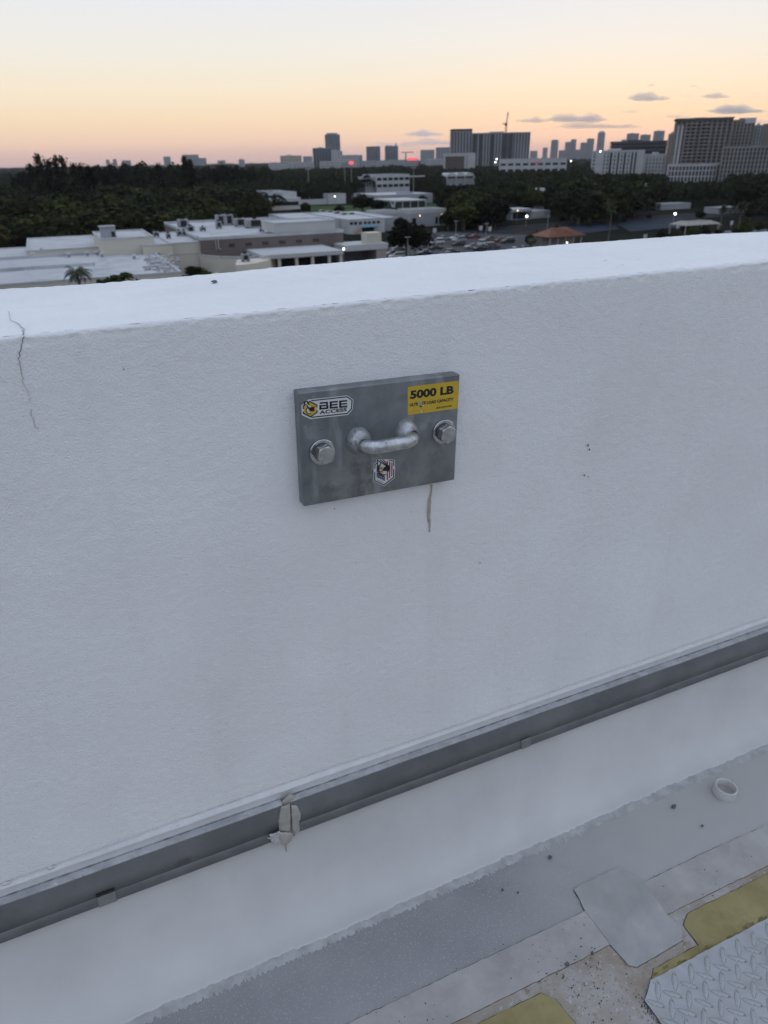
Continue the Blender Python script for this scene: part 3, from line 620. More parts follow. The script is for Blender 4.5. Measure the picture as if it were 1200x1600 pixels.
lettering('lettering', 'ULTIMATE LOAD CAPACITY', m2, (178, 602), (998, 490), (180, 542), K, SBLACK, s2, .05)
lettering('lettering', '#LB-ANCHOR', m2, (675, 645), (966, 605), (677, 612), K, SBLACK, s2, .045)
vinyl('scuff', m2, [(322, 560), (345, 520), (375, 508), (400, 525), (408, 560), (395, 580), (360, 585), (335, 582)], K+.0002, .0001, SCUFF, s2)
joined('scuff', m2, [[(385, 655), (400, 690), (412, 715), (392, 712), (380, 680)], [(425, 580), (455, 565), (430, 600)]], K+.0002, .0001, SWHITE, s2)
vinyl('scuff_mark', m2, [(360, 590), (385, 582), (408, 600), (400, 618), (375, 608)], K+.0003, .0001, SBLACK, s2)
s3 = vinyl('flag_sticker', m3, [(240, 425), (300, 385), (305, 310), (480, 300), (700, 293), (808, 330), (802, 795), (512, 1022), (232, 885)], .0002, .0004, SWHITE, plate)
s3['label'] = 'small hexagonal sticker with a bee over a stars and stripes flag'
joined('border', m3, sline(m3, [(265, 540), (268, 440), (325, 400)], 24)+sline(m3, [(265, 650), (262, 870), (510, 985), (770, 780), (768, 570)], 26)+sline(m3, [(770, 470), (772, 350), (640, 312)], 24), K, .0001, SBLACK, s3)
joined('blue_field', m3, [[(315, 470), (395, 480), (390, 620), (470, 720), (530, 730), (530, 880), (310, 780)]], K, .0001, SBLUE, s3)
joined('stripe', m3, [[(582+62*i, 340+22*i), (615+62*i, 350+22*i), (618+58*i, 845-52*i), (582+60*i, 865-52*i)] for i in range(3)], K, .0001, SRED, s3)
joined('star', m3, [[(x-14, y), (x, y-14), (x+14, y), (x, y+14)] for x, y in [(345, 720), (400, 750), (440, 775), (490, 785), (340, 650), (395, 800), (480, 835), (435, 820), (345, 770)]], K+.0002, .0001, SWHITE, s3)
joined('bee_outline', m3, sline(m3, [(330, 320), (590, 480)], 26)+sline(m3, [(410, 310), (600, 470)], 22)+sline(m3, [(490, 310), (610, 460)], 22)+sline(m3, [(335, 330), (330, 450), (400, 470), (420, 400)], 22)+sline(m3, [(375, 510), (375, 620), (440, 700), (560, 710)], 22)+sline(m3, [(375, 520), (500, 590)], 18)+sline(m3, [(390, 625), (500, 600)], 18)+
       [[(500, 520), (590, 460), (650, 460), (680, 520), (650, 600), (620, 630), (570, 610), (500, 610), (480, 570)]], K+.0003, .0001, SBLACK, s3)
joined('bee_stripe', m3, [[(400, 500), (440, 488), (495, 520), (490, 560), (410, 535)], [(400, 640), (480, 610), (490, 650), (445, 695)]], K+.0005, .0001, SGOLD, s3)
joined('lettering', m3, [[(320+36*i, 838+17*i), (345+36*i, 850+17*i), (345+36*i, 868+17*i), (320+36*i, 856+17*i)] for i in range(5)], K, .0001, SBLACK, s3)
# ================================================================ THE TOWN BELOW
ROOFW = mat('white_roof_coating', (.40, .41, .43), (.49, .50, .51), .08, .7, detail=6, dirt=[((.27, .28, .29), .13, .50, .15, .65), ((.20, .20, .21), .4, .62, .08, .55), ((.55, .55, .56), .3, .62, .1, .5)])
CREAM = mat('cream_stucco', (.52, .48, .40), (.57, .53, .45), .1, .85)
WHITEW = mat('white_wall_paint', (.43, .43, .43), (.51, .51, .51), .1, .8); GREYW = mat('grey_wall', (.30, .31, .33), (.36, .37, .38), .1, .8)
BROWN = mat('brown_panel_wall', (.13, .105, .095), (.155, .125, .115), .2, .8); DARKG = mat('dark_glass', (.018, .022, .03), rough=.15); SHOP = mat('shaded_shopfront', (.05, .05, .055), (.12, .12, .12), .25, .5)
AC = mat('grey_machine_metal', (.22, .23, .24), (.34, .35, .36), .6, .6, .2); FAN = mat('black_opening', (.012, .012, .014)); POLE = mat('grey_pole_metal', (.22, .22, .22), (.3, .3, .3), 2, .6, .2)
ASPH = mat('asphalt_lot', (.055, .055, .06), (.085, .085, .09), .06, .95, detail=8, spec=.08); GROUND = mat('dark_ground_cover', (.012, .014, .010), (.028, .028, .022), .02, 1., detail=8, spec=.0)
LAWN = mat('lawn_green', (.035, .06, .022), (.05, .08, .03), .05, 1., spec=.05); COURT = mat('blue_court', (.018, .026, .042), (.03, .04, .06), .05, .9, spec=.1); ROADP = mat('pale_pavement', (.10, .115, .14), (.14, .155, .18), .08, .9, spec=.1)
TAN = mat('tan_concrete', (.30, .265, .235), (.36, .32, .29), .1, .8); TERRA = mat('terracotta_roof', (.17, .07, .04), (.24, .105, .06), .6, .85, dirt=[((.16, .08, .05), .4, .58, .1, .6)])
BLUEG = mat('hazed_blue_grey_glass', (.15, .17, .195), (.21, .23, .25), .05, .3); STEELB = mat('hazed_steel_grey_cladding', (.32, .335, .355), (.37, .385, .405), .05, .5); AWN = mat('blue_awning', (.16, .26, .34), rough=.7)  # far-tower greys are lightened: distance haze put into their colour
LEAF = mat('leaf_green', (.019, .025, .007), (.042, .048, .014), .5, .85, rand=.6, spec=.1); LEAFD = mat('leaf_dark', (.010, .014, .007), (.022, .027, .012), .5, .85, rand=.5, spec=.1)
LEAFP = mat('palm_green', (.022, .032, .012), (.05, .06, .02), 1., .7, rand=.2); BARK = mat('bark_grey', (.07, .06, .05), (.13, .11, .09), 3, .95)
def lamp_mat(n_, c_, e): return mat(n_, c_, emit=c_, est=e)
LWHITE = lamp_mat('lamp_white', (1, .97, .88), 5.5); LWARM = lamp_mat('lamp_warm', (1, .70, .42), 3.2); LRED = lamp_mat('sign_red', (1, .12, .15), .95)
def part(t, name, mb, mt, smooth=False):
    b = np.array(t.location); return mk(name, [np.array(v)-b for v in mb.v], mb.f, mt, t, smooth)
FOOT = []
gr = MB(); gr.box(-11000, 11000, -11000, 11000, -.6, 0.); o = gr.build('ground', GROUND); tag(o, kind='structure')
def flat(name, poly, z, mt):
    b = MB(); b.prism([tuple(G(p, z)[:2]) if len(p) == 2 else p[:2] for p in poly], z-.03, z); o = b.build(name, mt); fixn(o); tag(o, kind='structure'); return o
flat('parking_lot', [(425, 432), (440, 404), (610, 377), (690, 362), (800, 360), (850, 372), (840, 402), (620, 425)], .06, ASPH)
flat('service_yard', [(-60, 470), (-40, 425), (300, 420), (440, 404), (425, 440), (200, 470)], .08, ASPH)
STREETM = mat('dark_street', (.022, .022, .025), (.035, .035, .038), .06, .95, spec=.05)
flat('street', [(690, 362), (800, 352), (1030, 336), (1240, 322), (1240, 330), (1040, 345), (850, 366), (800, 366)], .10, STREETM)
flat('sports_field', [(472, 321), (540, 321), (680, 318), (690, 328), (610, 331), (470, 330)], .08, LAWN)
flat('tennis_court', [(960, 348), (1060, 340), (1090, 352), (985, 362)], .12, COURT)
flat('tennis_court', [(860, 352), (950, 346), (968, 358), (880, 368)], .12, COURT)
flat('path', [(1030, 373), (1080, 366), (1240, 350), (1260, 366), (1100, 384), (1030, 384)], .14, ROADP)
def block(name, label, x0, x1, y0, y1, z1, wm, rm, par=.5, zb=0., cat='building', group=None, foot=True):
    t = empty(name, ((x0+x1)/2, (y0+y1)/2, zb)); tag(t, label, cat, group)
    b = MB(); b.box(x0, x1, y0, y1, zb, z1-par); part(t, 'wall', b, wm)
    if par > 0:
        w = .35; b = MB(); b.box(x0+w, x1-w, y0+w, y1-w, z1-par+.004, z1-par+.06); part(t, 'roof', b, rm)
        b = MB(); e = .08
        b.box(x0-e, x1+e, y0-e, y0+w, z1-par, z1); b.box(x0-e, x1+e, y1-w, y1+e, z1-par, z1)
        b.box(x0-e, x0+w, y0+w, y1-w, z1-par, z1); b.box(x1-w, x1+e, y0+w, y1-w, z1-par, z1); part(t, 'parapet', b, rm)
    if foot: FOOT.append((x0, x1, y0, y1))
    return t
def fb(px0, py0, px1, z1, py_back=None, depth=20.):  # front top edge seen in the photo -> footprint
    A = G((px0, py0), z1); x1 = Xat(px1, A[1], z1); y1 = A[1]+depth
    if py_back: y1 = G((px0, py_back), z1)[1]
    return A[0], x1, A[1], y1
def fbb(px0, pt, pb, px1, zb, py_back=None, depth=20.): # the same from top and bottom of the front wall
    y = G((px0, pb), zb)[1]; return fb(px0, pt, px1, onY((px0, pt), y)[2], py_back, depth)+(onY((px0, pt), y)[2],)
def win(t, x0, x1, z0, z1, y, mt=None):
    b = MB(); f_ = .12; b.box(x0-f_, x1+f_, y-.1, y, z0-f_, z0); b.box(x0-f_, x1+f_, y-.1, y, z1, z1+f_); b.box(x0-f_, x0, y-.1, y, z0, z1); b.box(x1, x1+f_, y-.1, y, z0, z1)
    w = part(t, 'window', b, mt or GREYW); b = MB(); b.box(x0, x1, y-.05, y+.0, z0, z1)
    p = mk('pane', [np.array(v)-np.array(t.location) for v in b.v], b.f, DARKG, w); return w
# ---- shopping centre under the wall
x0, x1, y0, y1 = fb(-60, 448, 283, 6., 391)
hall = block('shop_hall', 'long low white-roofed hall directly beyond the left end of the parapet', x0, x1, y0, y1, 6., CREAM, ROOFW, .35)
for a in (.30, .62):
    b = MB(); yy = y0+(y1-y0)*a; b.box(x0+.5, x0+(x1-x0)*(.62 if a < .5 else .70), yy, yy+.5, 5.71, 6.35); part(hall, 'roof_ridge', b, ROOFW)
hallA = (x0, x1, y0, y1)
def onroof(px, py, z): return G((px, py), z)
def acunit(px, py, z, w, d, h_, label, fans=1, mt=None):
    c_ = onroof(px, py, z); t = empty('rooftop_unit', c_); tag(t, label, 'rooftop unit', 'machines standing on the shop roofs')
    b = MB(); b.box(c_[0]-w/2, c_[0]+w/2, c_[1], c_[1]+d, z+.25, z+h_); o = part(t, 'casing', b, mt or AC); bevel(o, .08, 1)
    b = MB(); b.box(c_[0]-w/2+.1, c_[0]-w/2+.4, c_[1]+.1, c_[1]+d-.1, z, z+.26); b.box(c_[0]+w/2-.4, c_[0]+w/2-.1, c_[1]+.1, c_[1]+d-.1, z, z+.26); part(t, 'skid', b, FAN)
    for k in range(fans):
        fx = c_[0]-w/2+w*(k+.5)/fans; b = MB(); b.lathe([(.7*h_*.36, 0), (.7*h_*.36, .3), (.7*h_*.30, .3), (.7*h_*.30, .05), (.001, .05)], (fx, c_[1]+d/2, z+h_), 14); part(t, 'fan', b, FAN)
        b = MB(); b.box(fx-w/fans*.28, fx+w/fans*.28, c_[1]-.06, c_[1], z+.45, z+h_-.3); part(t, 'louvre', b, FAN)
    return t
x0, x1, y0, y1, zt = fbb(41, 391.5, 400, 158, 5.7, 372)
block('raised_roof_block', 'raised white-roofed block with a thin cream front, left of the cream wall', x0, x1, y0, y1, zt, CREAM, ROOFW, .3)
x0, x1, y0, y1, zc1 = fbb(155, 373, 400, 240, 5.7, 361)
cw = block('cream_hall', 'cream hall with a plain front, a grey roof hut on its left', x0, x1, y0, y1, zc1, CREAM, ROOFW, .4)
zh = zc1-.3; c_ = onroof(171, 371, zh); t = empty('roof_hut', c_); tag(t, 'grey metal hut standing on the cream roof in front of the dark trees', 'roof hut')
b = MB(); b.prism([(c_[0]-1.7, c_[1]), (c_[0]+1.7, c_[1]), (c_[0]+1.7, c_[1]+4), (c_[0]-1.7, c_[1]+4)], zh, zh+2.3); part(t, 'casing', b, GREYW)
b = MB(); b.box(c_[0]-1.95, c_[0]+1.8, c_[1]-.3, c_[1]+4.2, zh+2.31, zh+2.5); part(t, 'lid', b, AC); b = MB(); b.box(c_[0]+.6, c_[0]+1.4, c_[1]-.08, c_[1]-.01, zh+.1, zh+1.3); part(t, 'door', b, FAN)
x0, x1, y0, y1, zt = fbb(223, 383, 398, 269, 5.7, 371)
block('cream_wing', 'small cream wing stepping forward between the roof rubble and the vents', x0, x1, y0, y1, zt, CREAM, ROOFW, .35)
x0, x1, y0, y1, zc2 = fbb(269, 379.5, 397, 313.5, 5.2, 362)
block('cream_corner_block', 'cream block with small vents on top, left of the brown wall', x0, x1, y0, y1, zc2, CREAM, ROOFW, .3)
x0, x1, y0, y1 = fb(270, 397, 309, 5.2, 392)
block('white_lean_to', 'narrow white lean-to roof at the foot of the cream corner block', x0, x1, y0, y1-.1, 5.2, CREAM, ROOFW, .25)
# brown hall
x0, x1, y0, y1, zbr = fbb(313.5, 371, 394, 536, 5.4, 344)
br = block('brown_hall', 'long white-roofed hall with a brown upper wall and clusters of tiny windows', x0, x1, y0, y1, zbr, BROWN, ROOFW, .7)
yb_ = y0; 
for k in range(6):
    pxc = 362+k*26.3
    for j in (-1, 0, 1):
        X0 = Xat(pxc+j*3.3-1.1, y0, 6.6); X1 = Xat(pxc+j*3.3+1.1, y0, 6.6); win(br, X0, X1, 6.2, 6.95, y0, BROWN)
b = MB(); xd = Xat(340, y0, 8.); b.tube([(xd, y0-.25, zbr-.3), (xd, y0-.25, 6.), (xd+.5, y0-.25, 5.8)], .14, 6); xd2 = Xat(336, y0, 8.); b.tube([(xd2, y0-.25, zbr-.3), (xd2, y0-.25, 5.8)], .1, 6); part(br, 'downpipe', b, WHITEW)
zpn = onY((523, 343.5), y0+.5)[2]; x2 = Xat(428, y0+.5, zpn); A = onY((523, 343.5), y0+.5)
block('cream_penthouse', 'pale cream box rising from the right end of the brown hall roof', x2, A[0], A[1], y0+13, zpn, mat('pale_grey_stucco', (.42, .42, .40), (.48, .47, .45), .1), ROOFW, .3, zb=zbr+.01, foot=False)
# canopy in front
C1 = G((432, 398), 5.4); xa, xb = C1[0], Xat(536, C1[1], 5.4); yf = C1[1]
t = empty('shop_canopy', ((xa+xb)/2, yf, 0)); tag(t, 'long white canopy on square posts in front of the shaded shops', 'canopy')
b = MB(); b.box(Xat(400, yf+6, 5.4), xb, yf, yb_-.05, 4.5, 5.4); part(t, 'canopy_roof', b, WHITEW)
b = MB(); b.box(Xat(395, yf+7, 2.), xb-.3, yf+6.5, yf+6.9, 0, 4.5); part(t, 'shopfront', b, SHOP)
for px in (438, 465, 490, 516, 534):
    X0 = Xat(px, yf, 2.5); b = MB(); b.box(X0-.35, X0+.35, yf+.3, yf+1., 0, 4.5); part(t, 'post', b, CREAM)
for k in range(11):
    X0 = xa+(xb-xa)*(k+.3)/11; b = MB(); b.box(X0, X0+1.5, yf+6.4, yf+6.5, .6, 3.6); part(t, 'shop_window', b, DARKG)
C2 = G((538, 384), 5.6); x0, x1 = C2[0], Xat(606, C2[1], 5.6)
t = empty('end_canopy', ((x0+x1)/2, C2[1], 0)); tag(t, 'shorter white canopy block at the right end of the shops by the parking lot', 'canopy')
b = MB(); b.box(x0, x1, C2[1], C2[1]+9, 4.2, 5.6); part(t, 'canopy_roof', b, WHITEW)
b = MB(); b.box(x1-3.2, x1-.3, C2[1]+.2, C2[1]+7, 0, 4.2); part(t, 'end_wall', b, TAN); b = MB(); b.box(x0, x1-3.2, C2[1]+6, C2[1]+6.4, 0, 4.2); part(t, 'shopfront', b, SHOP); FOOT.append((x0, x1, C2[1], C2[1]+9))
b = MB(); A = G((592, 383), 5.6); b.box(A[0]-1.5, A[0]+2.5, A[1]+4, A[1]+8, 5.6, 8.2); part(t, 'stair_hut', b, CREAM)
# curved front wing
A = G((312, 399), 5.); t = empty('curved_yard_wall', A*[1, 1, 0]); tag(t, 'curved cream yard wall with a pale rim and round end, in front of the brown hall', 'wall')
pl = [tuple(G(p, 5.)[:2]) for p in [(311, 397), (325, 399), (345, 400.5), (370, 401), (395, 400.3), (415, 398.5), (431, 395.5)]]; pb_ = [(x, y+.5) for x, y in pl[::-1]]
b = MB(); b.prism(pl+pb_, 0, 4.6); fixn(part(t, 'wall', b, CREAM)); b = MB(); b.prism([(x, y-.12) for x, y in pl]+[(x, y+.15) for x, y in pb_], 4.605, 5.0); fixn(part(t, 'rim', b, ROOFW))
pl = [G(p, 4.6)[:2] for p in [(368, 414), (380, 413.5), (400, 411), (420, 406), (430, 400), (428, 398), (405, 403), (370, 406)]]
b = MB(); b.prism([tuple(p) for p in pl], 0, 4.6); fixn(part(t, 'drum_wall', b, mat('pale_cream', (.60, .55, .46), (.66, .6, .5), .2)))
for p0, p1 in (((315, 410), (338, 428)), ((333, 409), (372, 431))):
    a, c_ = G(p0, 1.2), G(p1, 1.2); b = MB(); b.prism([(a[0], a[1]), (c_[0], c_[1]), (c_[0]+.9, c_[1]), (a[0]+.9, a[1])], 0, 1.2); o = fixn(b.build('ramp_wall', CREAM)); tag(o, 'low cream ramp wall beside the curved yard wall, '+('left' if p0[0] < 320 else 'right')+' of the two', 'low wall', 'ramp walls by the curved yard wall')
A = G((387, 408), 4.61); acunit(385, 409, 4.61, 1.8, 1.4, 1.7, 'small machine with a black fan face on the round cream wall end', 1)
# roof machinery
for a in [(353, 352, zbr-.6, 5.0, 3.0, 2.9, 'largest grey cooling unit with twin black openings at the back of the brown hall roof', 2), (377, 354, zbr-.6, 3.2, 2.4, 2.2, 'grey cooling unit just right of the largest one on the brown hall roof', 1),
          (401, 356, zbr-.6, 5.4, 3.2, 2.3, 'wide blue-grey unit in the middle of the brown hall roof', 1), (343, 357, zbr-.6, 1.6, 1.4, 1.9, 'small dark-faced unit at the left end of the brown hall roof', 1),
          (288, 357, zbr-.6, 3.0, 2.4, 2.4, 'tall grey unit behind the vents of the cream corner block', 1), (299, 365, zc2-.25, 2.1, 1.6, 2.0, 'black-faced unit at the right edge of the cream corner block', 1),
          (285, 369, zc2-.25, 2.6, 1.6, 1.4, 'grey louvred unit left of the black-faced unit on the cream corner block', 2), (245, 370, zc2-.25, 1.5, 1.3, 1.3, 'small black-faced vent box on the roof between the cream wing and the trees', 1),
          (264, 373, zc2-.25, 1.2, 1.1, 1.3, 'smallest vent box beside the cream corner block roof edge', 1), (318, 361, zbr-.6, 1.6, 1.3, 1.1, 'low pale vent box at the far left corner of the brown hall roof', 1),
          (410, 362, zbr-.6, 1.3, 1.1, 1.0, 'low box near the front edge of the brown hall roof', 1)]: acunit(*a)
b = MB()
for k in range(150):
    px = 252+RS.randn()*15; py = 411+RS.randn()*7
    if not (225 < px < 285 and 396 < py < 425): continue
    c_ = G((px, py), 5.7); r_ = random.uniform(.2, .6); b.add(*lump((c_[0], c_[1], 5.7+r_*.3), r_, k, (1.4, 1.1, .6), 1))
o = b.build('roof_rubble', mat('grey_rubble', (.22, .22, .22), (.46, .46, .46), .7, .9)); tag(o, 'heap of grey and white rubble spread on the low white roof', kind='stuff')
for k, (px, py) in enumerate([(52, 402), (108, 402), (137, 400), (152, 399), (160, 402), (66, 396), (210, 405)]):
    c_ = G((px, py), 5.7); t = empty('roof_vent', c_); tag(t, ['white mushroom vent nearest the left end of the low hall roof', 'leaning white vent beside the grey patch on the low hall roof', 'paired white vent left of the cream wall foot', 'white vent right against the cream wall foot', 'white vent just in front of the cream wall corner', 'dark small vent under the raised roof block', 'white vent at the edge of the roof rubble'][k], 'roof vent', 'vents on the low white roof')
    b = MB(); b.lathe([(.3, 0), (.3, .7)], c_, 10); part(t, 'pipe', b, AC); b = MB(); b.lathe([(.001, 1.15), (.45, 1.0), (.6, .7), (.3, .68)], c_, 12); part(t, 'hood', b, WHITEW if k != 5 else FAN)
# ---- school-like block behind the brown hall
x0, x1, y0, y1, zL = fbb(543, 343, 366, 601, 0., 329)
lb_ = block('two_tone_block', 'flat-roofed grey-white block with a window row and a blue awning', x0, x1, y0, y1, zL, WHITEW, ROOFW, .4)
for px in (549, 555.5, 563, 570.5, 577, 584, 591): win(lb_, Xat(px-2.4, y0, 5.), Xat(px+2.2, y0, 5.), zL-1.9, zL-1., y0)
b = MB(); xa, xb = Xat(562, y0, 3), Xat(588, y0, 3); b.prism([(y0-.02, 3.2), (y0-2.2, 2.5), (y0-2.2, 2.2), (y0-.02, 2.5)], xa, xb, 'x'); part(lb_, 'awning', b, AWN)
b = MB(); b.box(xa+.5, xb-1, y0-.06, y0, .2, 2.6); part(lb_, 'entrance', b, DARKG); b = MB(); b.prism([(Xat(547, y0, 0), 0), (Xat(562, y0, 3), 3.), (Xat(562, y0, 3), 0)], y0-2.2, y0-.05, 'y'); part(lb_, 'ramp', b, TAN)
x0b, x1b, y0b, y1b = fb(462, 330, 548, 7.0, 325); 
block('low_roof_wing', 'long pale flat roof with a row of dark skylights behind the cream penthouse', Xat(470, y0+9, zL-.3), x0-.05, y0+8, y1+4, zL-.2, WHITEW, ROOFW, .3)
block('roof_extension', 'pale flat-roofed extension at the right of the window-row block', x1+.05, Xat(623, y0+4, 7.), y0+4, y1, zL-.3, GREYW, ROOFW, .3)
for k, (px, py) in enumerate([(505, 331), (516, 332), (527, 334), (538, 336), (550, 335.5)]):
    c_ = G((px, py), zL-.4); t = empty('skylight', c_); tag(t, ['dark square skylight, leftmost of five on the pale flat roof', 'dark skylight, second from left of five on the pale flat roof', 'dark skylight in the middle of the row of five', 'dark skylight, second from right of five on the pale flat roof', 'dark skylight at the right end of the row, nearest the window-row block'][k], 'skylight', 'skylights on the pale flat roof')
    b = MB(); b.box(c_[0]-1.3, c_[0]+1.3, c_[1], c_[1]+2, zL-.45, zL+.3); part(t, 'curb', b, WHITEW); b = MB(); b.box(c_[0]-1.0, c_[0]+1.0, c_[1]-.05, c_[1]+1.9, zL-.3, zL+.36); part(t, 'pane', b, DARKG)
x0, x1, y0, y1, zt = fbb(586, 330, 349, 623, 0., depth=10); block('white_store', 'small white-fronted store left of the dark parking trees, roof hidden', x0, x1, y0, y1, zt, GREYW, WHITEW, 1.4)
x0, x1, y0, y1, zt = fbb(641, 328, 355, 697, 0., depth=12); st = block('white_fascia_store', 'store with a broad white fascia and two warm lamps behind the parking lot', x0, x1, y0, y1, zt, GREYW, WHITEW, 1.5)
for a, c_ in ((644, 650), (680, 684), (686, 690)): win(st, Xat(a, y0, 2), Xat(c_, y0, 2), .8, 3.4, y0)
# ---- K: white two-tier hall
Yk = 440.; A = onY((386, 302), Yk); x0, x1 = A[0], Xat(463, Yk, A[2]); zk = A[2]
t = block('white_tiered_hall', 'white two-tier hall with a dark window band, ringed by trees', x0, x1, Yk, Yk+38, zk, WHITEW, ROOFW, 1.4)
b = MB(); b.box(x0+1, Xat(440, Yk, zk-3), Yk-.15, Yk-.02, zk-3.3, zk-1.6); part(t, 'window_band', b, DARKG)
b = MB(); xl = Xat(403, Yk-6, 6.); b.box(xl, x1+.5, Yk-6, Yk-.2, 0, onY((403, 311), Yk-6)[2]); part(t, 'lower_tier', b, WHITEW)
b = MB(); b.box(xl+1, x1-1, Yk-6.15, Yk-6.02, 2.2, 4.2); part(t, 'dark_strip', b, DARKG); b = MB(); b.box(xl-2, x1-6, Yk-9, Yk-6.2, 0, 2.); part(t, 'cream_base', b, CREAM)
for px in (396, 406, 416, 424): 
    b = MB(); X0 = Xat(px, Yk+12, zk); b.box(X0-1., X0+1., Yk+12, Yk+14, zk-1.35, zk+.9); part(t, 'roof_box', b, AC)
# field buildings
Yb_ = 470.; A = onY((513, 303), Yb_); x0, x1 = A[0], Xat(540, Yb_, A[2]); t = block('white_grandstand', 'small white grandstand building at the edge of the sports field', x0, x1, Yb_, Yb_+10, A[2], WHITEW, ROOFW, .5)
A = onY((470, 312), Yb_+2); x0, x1 = A[0], Xat(512.5, Yb_+2, A[2]); b = MB(); b.box(x0, x1, Yb_+2, Yb_+2.4, 0, A[2]); o = b.build('field_wall', WHITEW); tag(o, 'low white wall along the left side of the sports field', 'wall')
Yp = 440.; A = onY((588, 305), Yp); x0, x1 = A[0], Xat(676, Yp, A[2]); t = block('long_pale_roof', 'long pale flat roof with blue trim beyond the stores', x0, x1, Yp, Yp+38, A[2], GREYW, ROOFW, .3)
b = MB(); b.box(x0+(x1-x0)*.45, x0+(x1-x0)*.75, Yp+8, Yp+9, A[2], A[2]+.8); part(t, 'blue_trim', b, AWN)
Yp = 400.; A = onY((617, 313.5), Yp); x0, x1 = A[0], Xat(666, Yp, A[2]); t = empty('covered_court', ((x0+x1)/2, Yp, 0)); tag(t, 'open covered court with a thin white roof edge and dark green sides', 'covered court')
b = MB(); b.box(x0, x1, Yp, Yp+30, A[2]-.7, A[2]); part(t, 'roof', b, WHITEW); b = MB(); b.box(x0+.5, x1-.5, Yp+1, Yp+29, .2, A[2]-.75); part(t, 'screen', b, mat('dark_green_screen', (.025, .04, .03), (.04, .055, .04), .3)); FOOT.append((x0, x1, Yp, Yp+30))
for k in range(5): b = MB(); X0 = x0+(x1-x0)*k/4; b.box(X0-.2, X0+.2, Yp+.2, Yp+.6, 0, A[2]-.7); part(t, 'post', b, WHITEW)
# forked white sculpture
c_ = G((614, 329)); t = empty('forked_sculpture', c_); tag(t, 'white forked Y-shaped post standing before the covered court', 'sculpture'); 
for k, (dx, dz) in enumerate([(-2., 5.2), (2.1, 5.6), (.2, 3.2)]): b = MB(); b.tube([c_, c_+[dx*.25, 0, dz*.45], c_+[dx, 0, dz]], [.55, .5, .2], 8); part(t, 'branch', b, WHITEW)
# Q: office
Yq = 600.; A = onY((588, 273), Yq); x0, x1 = A[0], Xat(640, Yq, A[2]); zq = A[2]
t = block('office_building', 'three-storey pale office building with dark window bands among the trees', x0, x1, Yq, Yq+30, zq, WHITEW, ROOFW, .6)
for i in range(2):
    for k in range(6):
        X0 = x0+(x1-x0)*(k+.12)/6; win(t, X0, X0+(x1-x0)/6*.78, zq-4.6-5.*i, zq-2.4-5.*i, Yq)
b = MB(); xl = Xat(570, Yq+4, zq); b.box(xl, x0-.05, Yq+4, Yq+25, 0, zq-1.6); part(t, 'side_wing', b, GREYW)
b = MB(); b.box(x1+.05, Xat(664, Yq+6, zq), Yq+6, Yq+9, zq-2.6, zq-1.6); part(t, 'roof_wing', b, WHITEW)
# domes
Yd = 700.; A = onY((699, 276), Yd)
t = empty('arched_pavilion', (A[0]+15, Yd, 0)); tag(t, 'white pavilion with three rounded canopy arches and tall legs', 'pavilion'); FOOT.append((A[0], A[0]+35, Yd, Yd+20))
wA = (Xat(741, Yd, A[2])-A[0])/3
for k in range(3):
    b = MB(); xc = A[0]+wA*(k+.5); ns = 10; pr_ = [(xc+wA*.48*math.cos(math.pi*i/ns), A[2]+3.4*math.sin(math.pi*i/ns)) for i in range(ns+1)]; pr_ = pr_+[(xc-wA*.42, A[2]), (xc+wA*.42, A[2])]
    b.prism(pr_, Yd, Yd+16, 'y'); fixn(part(t, 'arch', b, WHITEW))
for k in range(4): b = MB(); xc = A[0]+wA*k; b.box(xc-.5, xc+.5, Yd+.2, Yd+1.2, 0, A[2]); part(t, 'leg', b, WHITEW)
b = MB(); b.box(A[0]+wA*.2, A[0]+3*wA, Yd+2, Yd+15, 0, A[2]-2); part(t, 'hall', b, GREYW)
# right side small buildings
Yn = 290.; A = onY((799, 327), Yn); x0, x1 = A[0], Xat(860, Yn, A[2]-1); t = block('grey_annex', 'dim grey annex with a bright white lamp beside the dark trees', x0, x1, Yn, Yn+16, A[2]-1.2, GREYW, GREYW, .4)
b = MB(); b.box(x0-.3, Xat(829, Yn, A[2]), Yn-1.2, Yn+10, A[2]-1.15, A[2]); part(t, 'white_roof_edge', b, WHITEW); b = MB(); b.box(x0+1, Xat(822, Yn, 3), Yn-.1, Yn-.01, .4, 3.2); part(t, 'opening', b, DARKG)
b = MB(); b.box(Xat(832, Yn, 3), Xat(851, Yn, 3), Yn-.12, Yn-.01, .5, 3.); part(t, 'shutter', b, WHITEW)
A = G((858, 371), 3.6); x0, x1, y0 = A[0], Xat(915, A[1], 3.6), A[1]
t = empty('tile_roof_pavilion', ((x0+x1)/2, y0, 0)); tag(t, 'low pavilion with a weathered orange tile roof just above the parapet', 'pavilion'); FOOT.append((x0, x1, y0, y0+12))
b = MB(); ym = y0+5; b.add([(x0, y0, 3.5), (x1, y0, 3.5), (x1, y0+10, 3.5), (x0, y0+10, 3.5), (x0+4, ym, 5.6), (x1-4, ym, 5.6)], [(0, 1, 5, 4), (1, 2, 5), (2, 3, 4, 5), (3, 0, 4), (3, 2, 1, 0)]); part(t, 'roof', b, TERRA)
for k in range(22):
    b = MB(); X0 = x0+4+(x1-x0-8)*k/21; Xl = x0+(x1-x0)*k/21; b.tube([(Xl, y0-.02, 3.56), (X0, ym, 5.66)], .13, 5); part(t, 'tile_roll', b, TERRA)
for k in range(5): b = MB(); X0 = x0+1+(x1-x0-2)*k/4; b.box(X0-.2, X0+.2, y0+.6, y0+1, 0, 3.5); part(t, 'post', b, TAN)
b = MB(); b.box(x0+1, x1-1, y0+5, y0+9, 0, 3.4); part(t, 'back_wall', b, TAN)
